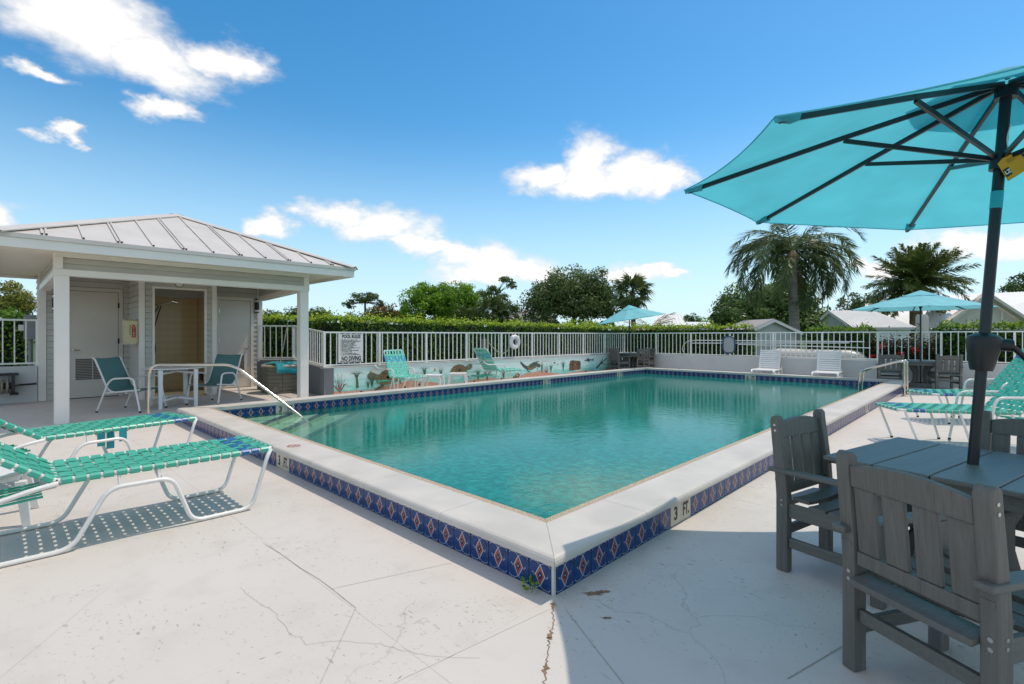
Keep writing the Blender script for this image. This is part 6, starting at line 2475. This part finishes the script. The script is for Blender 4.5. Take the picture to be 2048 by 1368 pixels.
tree('broadleaf_tree', ground(708, 38), 'low dark rounded tree beneath the flat-topped one', [((0, 0, 2.2), (.9, .9, .8), 26, 50, .4)], L['dark'], .18, .1, seed=18, tone0=.45)
tree('flame_tree', ground(768, 37), 'spreading tree dotted with orange-red flowers over the hedge', [((0, 0, 2.5), (1.35, 1.35, .95), 50, 60, .4)], L['flame'], .17, .1, seed=9, tone0=.42, flowers=.30)
for px_, dp, h, r_, sd, lb in ((598, 38, 2.55, 1.0, 21, 'small dark tree seen left of the right porch post'), (638, 38, 2.5, .85, 22, 'small dark tree just right of the right porch post'), (545, 38, 2.4, .8, 23, 'small dark tree at the pool house corner lamp'),
                           (1378, 60, 2.9, 1.2, 24, 'far pointed dark tree left of the round glossy tree'), (1408, 62, 2.6, 1.7, 25, 'far low green tree touching the round glossy tree')):
    tree('broadleaf_tree', ground(px_, dp), lb, [((0, 0, h), (r_, r_, h * .36), 26, 55, .4)], L['dark'] if sd != 25 else L['lime'], .2, .1, seed=sd, tone0=.5)
tree('broadleaf_tree', ground(1718, 42), 'dark tree between the two big feathery palms', [((0, 0, 3.3), (1.7, 1.7, 1.5), 50, 55, .5), ((1.6, -1.6, 2.8), (1.6, 1.6, 1.3), 40, 55, .5)], L['dark'], .22, .14, seed=26, tone0=.5)
tree('broadleaf_tree', ground(1868, 42), 'dark tree behind the date palm and the white roofs', [((0, 0, 2.9), (1.8, 1.8, 1.4), 50, 55, .5)], L['dark'], .22, .14, seed=27, tone0=.5)
tree('broadleaf_tree', ground(2056, 45), 'dark tree with layered branches at the right picture edge', [((-.5, .5, 5.3), (1.2, 1.2, .7), 26, 50, .5), ((.3, -.3, 6.4), (1.2, 1.2, .7), 26, 50, .5), ((.8, -.8, 4.3), (1.8, 1.8, .9), 30, 50, .5)], L['dark'], .22, .14, seed=28, tone0=.5)
tree('lime_shrub', (14.9, 10.75, 0), 'lighter green unclipped shrub rising above the hedge, left of the tilted umbrella', [((0, 0, 1.35), (.85, .85, .62), 50, 60, .22)], L['hedge'], .09, .04, seed=29, tone0=.62, cat='shrub')
tree('olive_tree', ground(22, 17.5), 'yellow-green rounded bush behind the railing left of the pool house', [((0, 0, 2.15), (.72, .72, .92), 70, 70, .26), ((-.6, .6, 1.3), (.9, .9, .9), 50, 60, .3)], L['olive'], .10, .07, seed=30, tone0=.60, cat='bush')
hedge('hedge', (-6.5, 13.4), (-1.5, 13.4), .9, 1.75, 1.75, 'dark hedge behind the left railing beside the electrical box', L['hedge'], 420, .09, 12, young=.45)


def palm(name, base, label, height, tr, top_tr, lean, fronds, seed, bark='palm_bark', boot=None):
    rng = np.random.default_rng(seed)
    t = thing(name, base, label, 'palm tree', 'palms beyond the railings')
    n = 10
    P = [Vector((lean[0] * (i / n) ** 1.5, lean[1] * (i / n) ** 1.5, -.05 + (height + .05) * i / n)) for i in range(n + 1)]
    MB().tube(P, tr, 14, rs=[tr * 1.12 + (top_tr - tr * 1.12) * i / n for i in range(n + 1)]).build('trunk', M[bark], t, smooth=True)
    return t, rng, P[-1]


# queen palm: long drooping plumes
t, rng, top = palm('queen_palm', ground(1590, 24), 'tall queen palm with a smooth grey trunk and long drooping plumes', 4.85, .215, .20, (-.12, .10), None, 41)
MB().tube([top - Vector((0, 0, .05)), top + Vector((0, 0, .22)), top + Vector((0, 0, .50))], .25, 12, rs=[.24, .31, .12]).build('crown_base', M['boot'], t, smooth=True)
cr_ = top + Vector((0, 0, .46))
qm = [frond_mesh(rng, 3.7, dr, 84, .66, .045, hg, L['palm'], .45, .6, 1.0) for dr, hg in ((2.5, .55), (2.2, .45), (2.8, .7), (1.9, .4))]
qb = math.atan2(RV.y, RV.x)          # azimuth that points to the right in the picture
for i, (da, pit, sc) in enumerate(q_ for q_ in ((0, 22, 1.0), (14, 38, 1.05), (-16, 6, .95), (32, 28, 1.0), (-36, 20, 1.0), (52, 12, 1.0), (-55, 34, .95), (80, 30, 1.0), (-82, 12, .95), (108, 22, 1.0), (-110, 40, 1.0), (150, 20, .95), (172, 34, 1.0), (-164, 8, 1.0), (-146, 28, 1.0), (128, 44, .95), (200, 52, 1.0), (20, 60, .95), (-70, 62, .9), (95, 58, .95), (-128, -6, .85), (8, -14, .9), (-24, -20, .85), (-6, 30, 1.05), (24, 14, 1.0), (-45, 8, 1.0), (42, -4, .95), (66, 24, 1.0), (160, 6, 1.0), (188, 18, 1.0), (-172, 46, 1.0), (2, 46, 1.1), (-48, 66, 1.0), (-132, 64, 1.0), (90, 40, 1.0), (70, 50, 1.0), (115, 52, 1.0)) if not -128 < q_[0] < -50):
    put_frond(t, qm[i % 4], cr_ - Vector((0, 0, .25 if pit < 10 else 0)), qb + R(da), R(pit), rng.uniform(-.3, .3), sc)
dm = frond_mesh(rng, 2.3, 1.2, 34, .35, .03, 1.6, L['dead'], .5, .3, 1.3)
for da, pit in ((-2, -48), (186, -42), (24, -56)):
    put_frond(t, dm, cr_ - Vector((0, 0, .35)), qb + R(da), R(pit), 0, .9, 'dead_frond')

# date palm: stiff full rosette
t, rng, top = palm('date_palm', ground(1832, 31), 'date palm with a full rosette of arching fronds behind the level umbrella', 4.0, .30, .32, (0, 0), None, 43, bark='boot')
MB().tube([top - Vector((0, 0, .7)), top, top + Vector((0, 0, .5))], .4, 12, rs=[.30, .46, .25]).build('crown_base', M['bark'], t, smooth=True)
cr_ = top + Vector((0, 0, .35))
dmz = [frond_mesh(rng, 3.0, dr, 76, .50, .06, .2, L['date'], tn, .8, 1.0, .022) for dr, tn in ((.95, .5), (1.2, .55), (.55, .5))]
k = 0
for ringn, pit0 in ((10, 80), (13, 66), (14, 50), (15, 32), (14, 10), (10, -14)):
    for j in range(ringn):
        k += 1
        put_frond(t, dmz[2 if pit0 > 45 else k % 3], cr_, 2 * PI * j / ringn + k * .37 + rng.normal() * .08, R(pit0 + rng.normal() * 6), rng.uniform(-.3, .3), rng.uniform(.88, 1.05) * (.92 if pit0 > 60 else 1))
gm = frond_mesh(rng, 1.1, .9, 26, .3, .03, .8, L['gold'], .8, .3)
put_frond(t, gm, cr_ - Vector((0, 0, .3)), qb + PI + .9, R(-42), 0, 1, 'fruit_stalk')


def fan_palm(base, label, height, r, n, seed, lm, skirt=0, tr=.13):
    t, rng, top = palm('fan_palm', base, label, height, tr, tr * .9, (rng0.normal() * .1, rng0.normal() * .1), None, seed, bark='bark')
    ms = [fan_mesh(rng, r, lm, tn) for tn in (.35, .5, .6)]
    for j in range(n):
        put_frond(t, ms[j % 3], top, j * 2.399 + rng.normal() * .2, R(78 - 118 * ((j + .5) / n) + rng.normal() * 6), rng.uniform(-.4, .4), rng.uniform(.85, 1.1))
    if skirt:
        dmm = [fan_mesh(rng, r * .8, L['dead'], tn, droop=.9) for tn in (.3, .6)]
        for j in range(skirt):
            put_frond(t, dmm[j % 2], top - Vector((0, 0, r * .5 * (j / skirt))), j * 2.399, R(-52 - 26 * rng.random()), rng.uniform(-.5, .5), rng.uniform(.8, 1.1), 'dead_frond')
    return t


rng0 = np.random.default_rng(77)
fan_palm(ground(936, 37), 'shortest and leftmost fan palm, in front of the bright green trees', 1.75 + .55, .85, 30, 51, L['fan'])
fan_palm(ground(978, 36), 'middle fan palm with a bare brown trunk, below the airy tall tree', 2.95, .80, 30, 52, L['fan'])
fan_palm(ground(1013, 36.5), 'third fan palm, next to the grey hip roof', 2.75, .72, 28, 53, L['fan'])
fan_palm(ground(1268, 34), 'tall cabbage palm with a thick skirt of dead brown fronds', 4.25, .82, 34, 54, L['fan'], skirt=34, tr=.16)
t, rng, top = palm('coconut_palm', ground(1296, 29), 'young palm with golden yellow fronds behind the tilted umbrella', 1.5, .11, .10, (.1, -.1), None, 55)
gmz = [frond_mesh(rng, 1.9, dr, 34, .36, .03, .35, L['gold'], tn, .4) for dr, tn in ((.8, .45), (1.0, .6))]
for j, (da, pit) in enumerate(((0, 48), (12, 26), (-20, 4), (40, 60), (-60, 40), (120, 55), (170, 42), (200, 20), (-120, 30), (75, 20), (-30, 58), (5, -10))):
    put_frond(t, gmz[j % 2], top, qb + R(da), R(pit), rng.uniform(-.3, .3), rng.uniform(.85, 1.05))
# far wooded skyline, one mass
rng = np.random.default_rng(91)
k = 9000
pxs = rng.uniform(-400, 2500, k)
dps = rng.uniform(70, 95, k)
P_ = np.array([list(ground(a, b)) for a, b in zip(pxs, dps)])
hmax = 1.6 + 1.3 * (.5 + .5 * np.sin(pxs * .013)) + 1.0 * (.5 + .5 * np.sin(pxs * .037 + 1)) + .4 * np.sin(pxs * .11)
P_[:, 2] = rng.uniform(.0, 1, k) ** .7 * hmax
N_ = unit(rng.normal(size=(k, 3)) + np.array([-FV.x, -FV.y, .8]))
D_ = unit(np.cross(N_, rng.normal(size=(k, 3))))
tag(leaf_obj('far_woods', P_, D_, N_, .8 * rng.uniform(.6, 1.3, k), .5 * rng.uniform(.6, 1.3, k), .4 + rng.normal(size=k) * .2, L['dark']), kind='stuff')
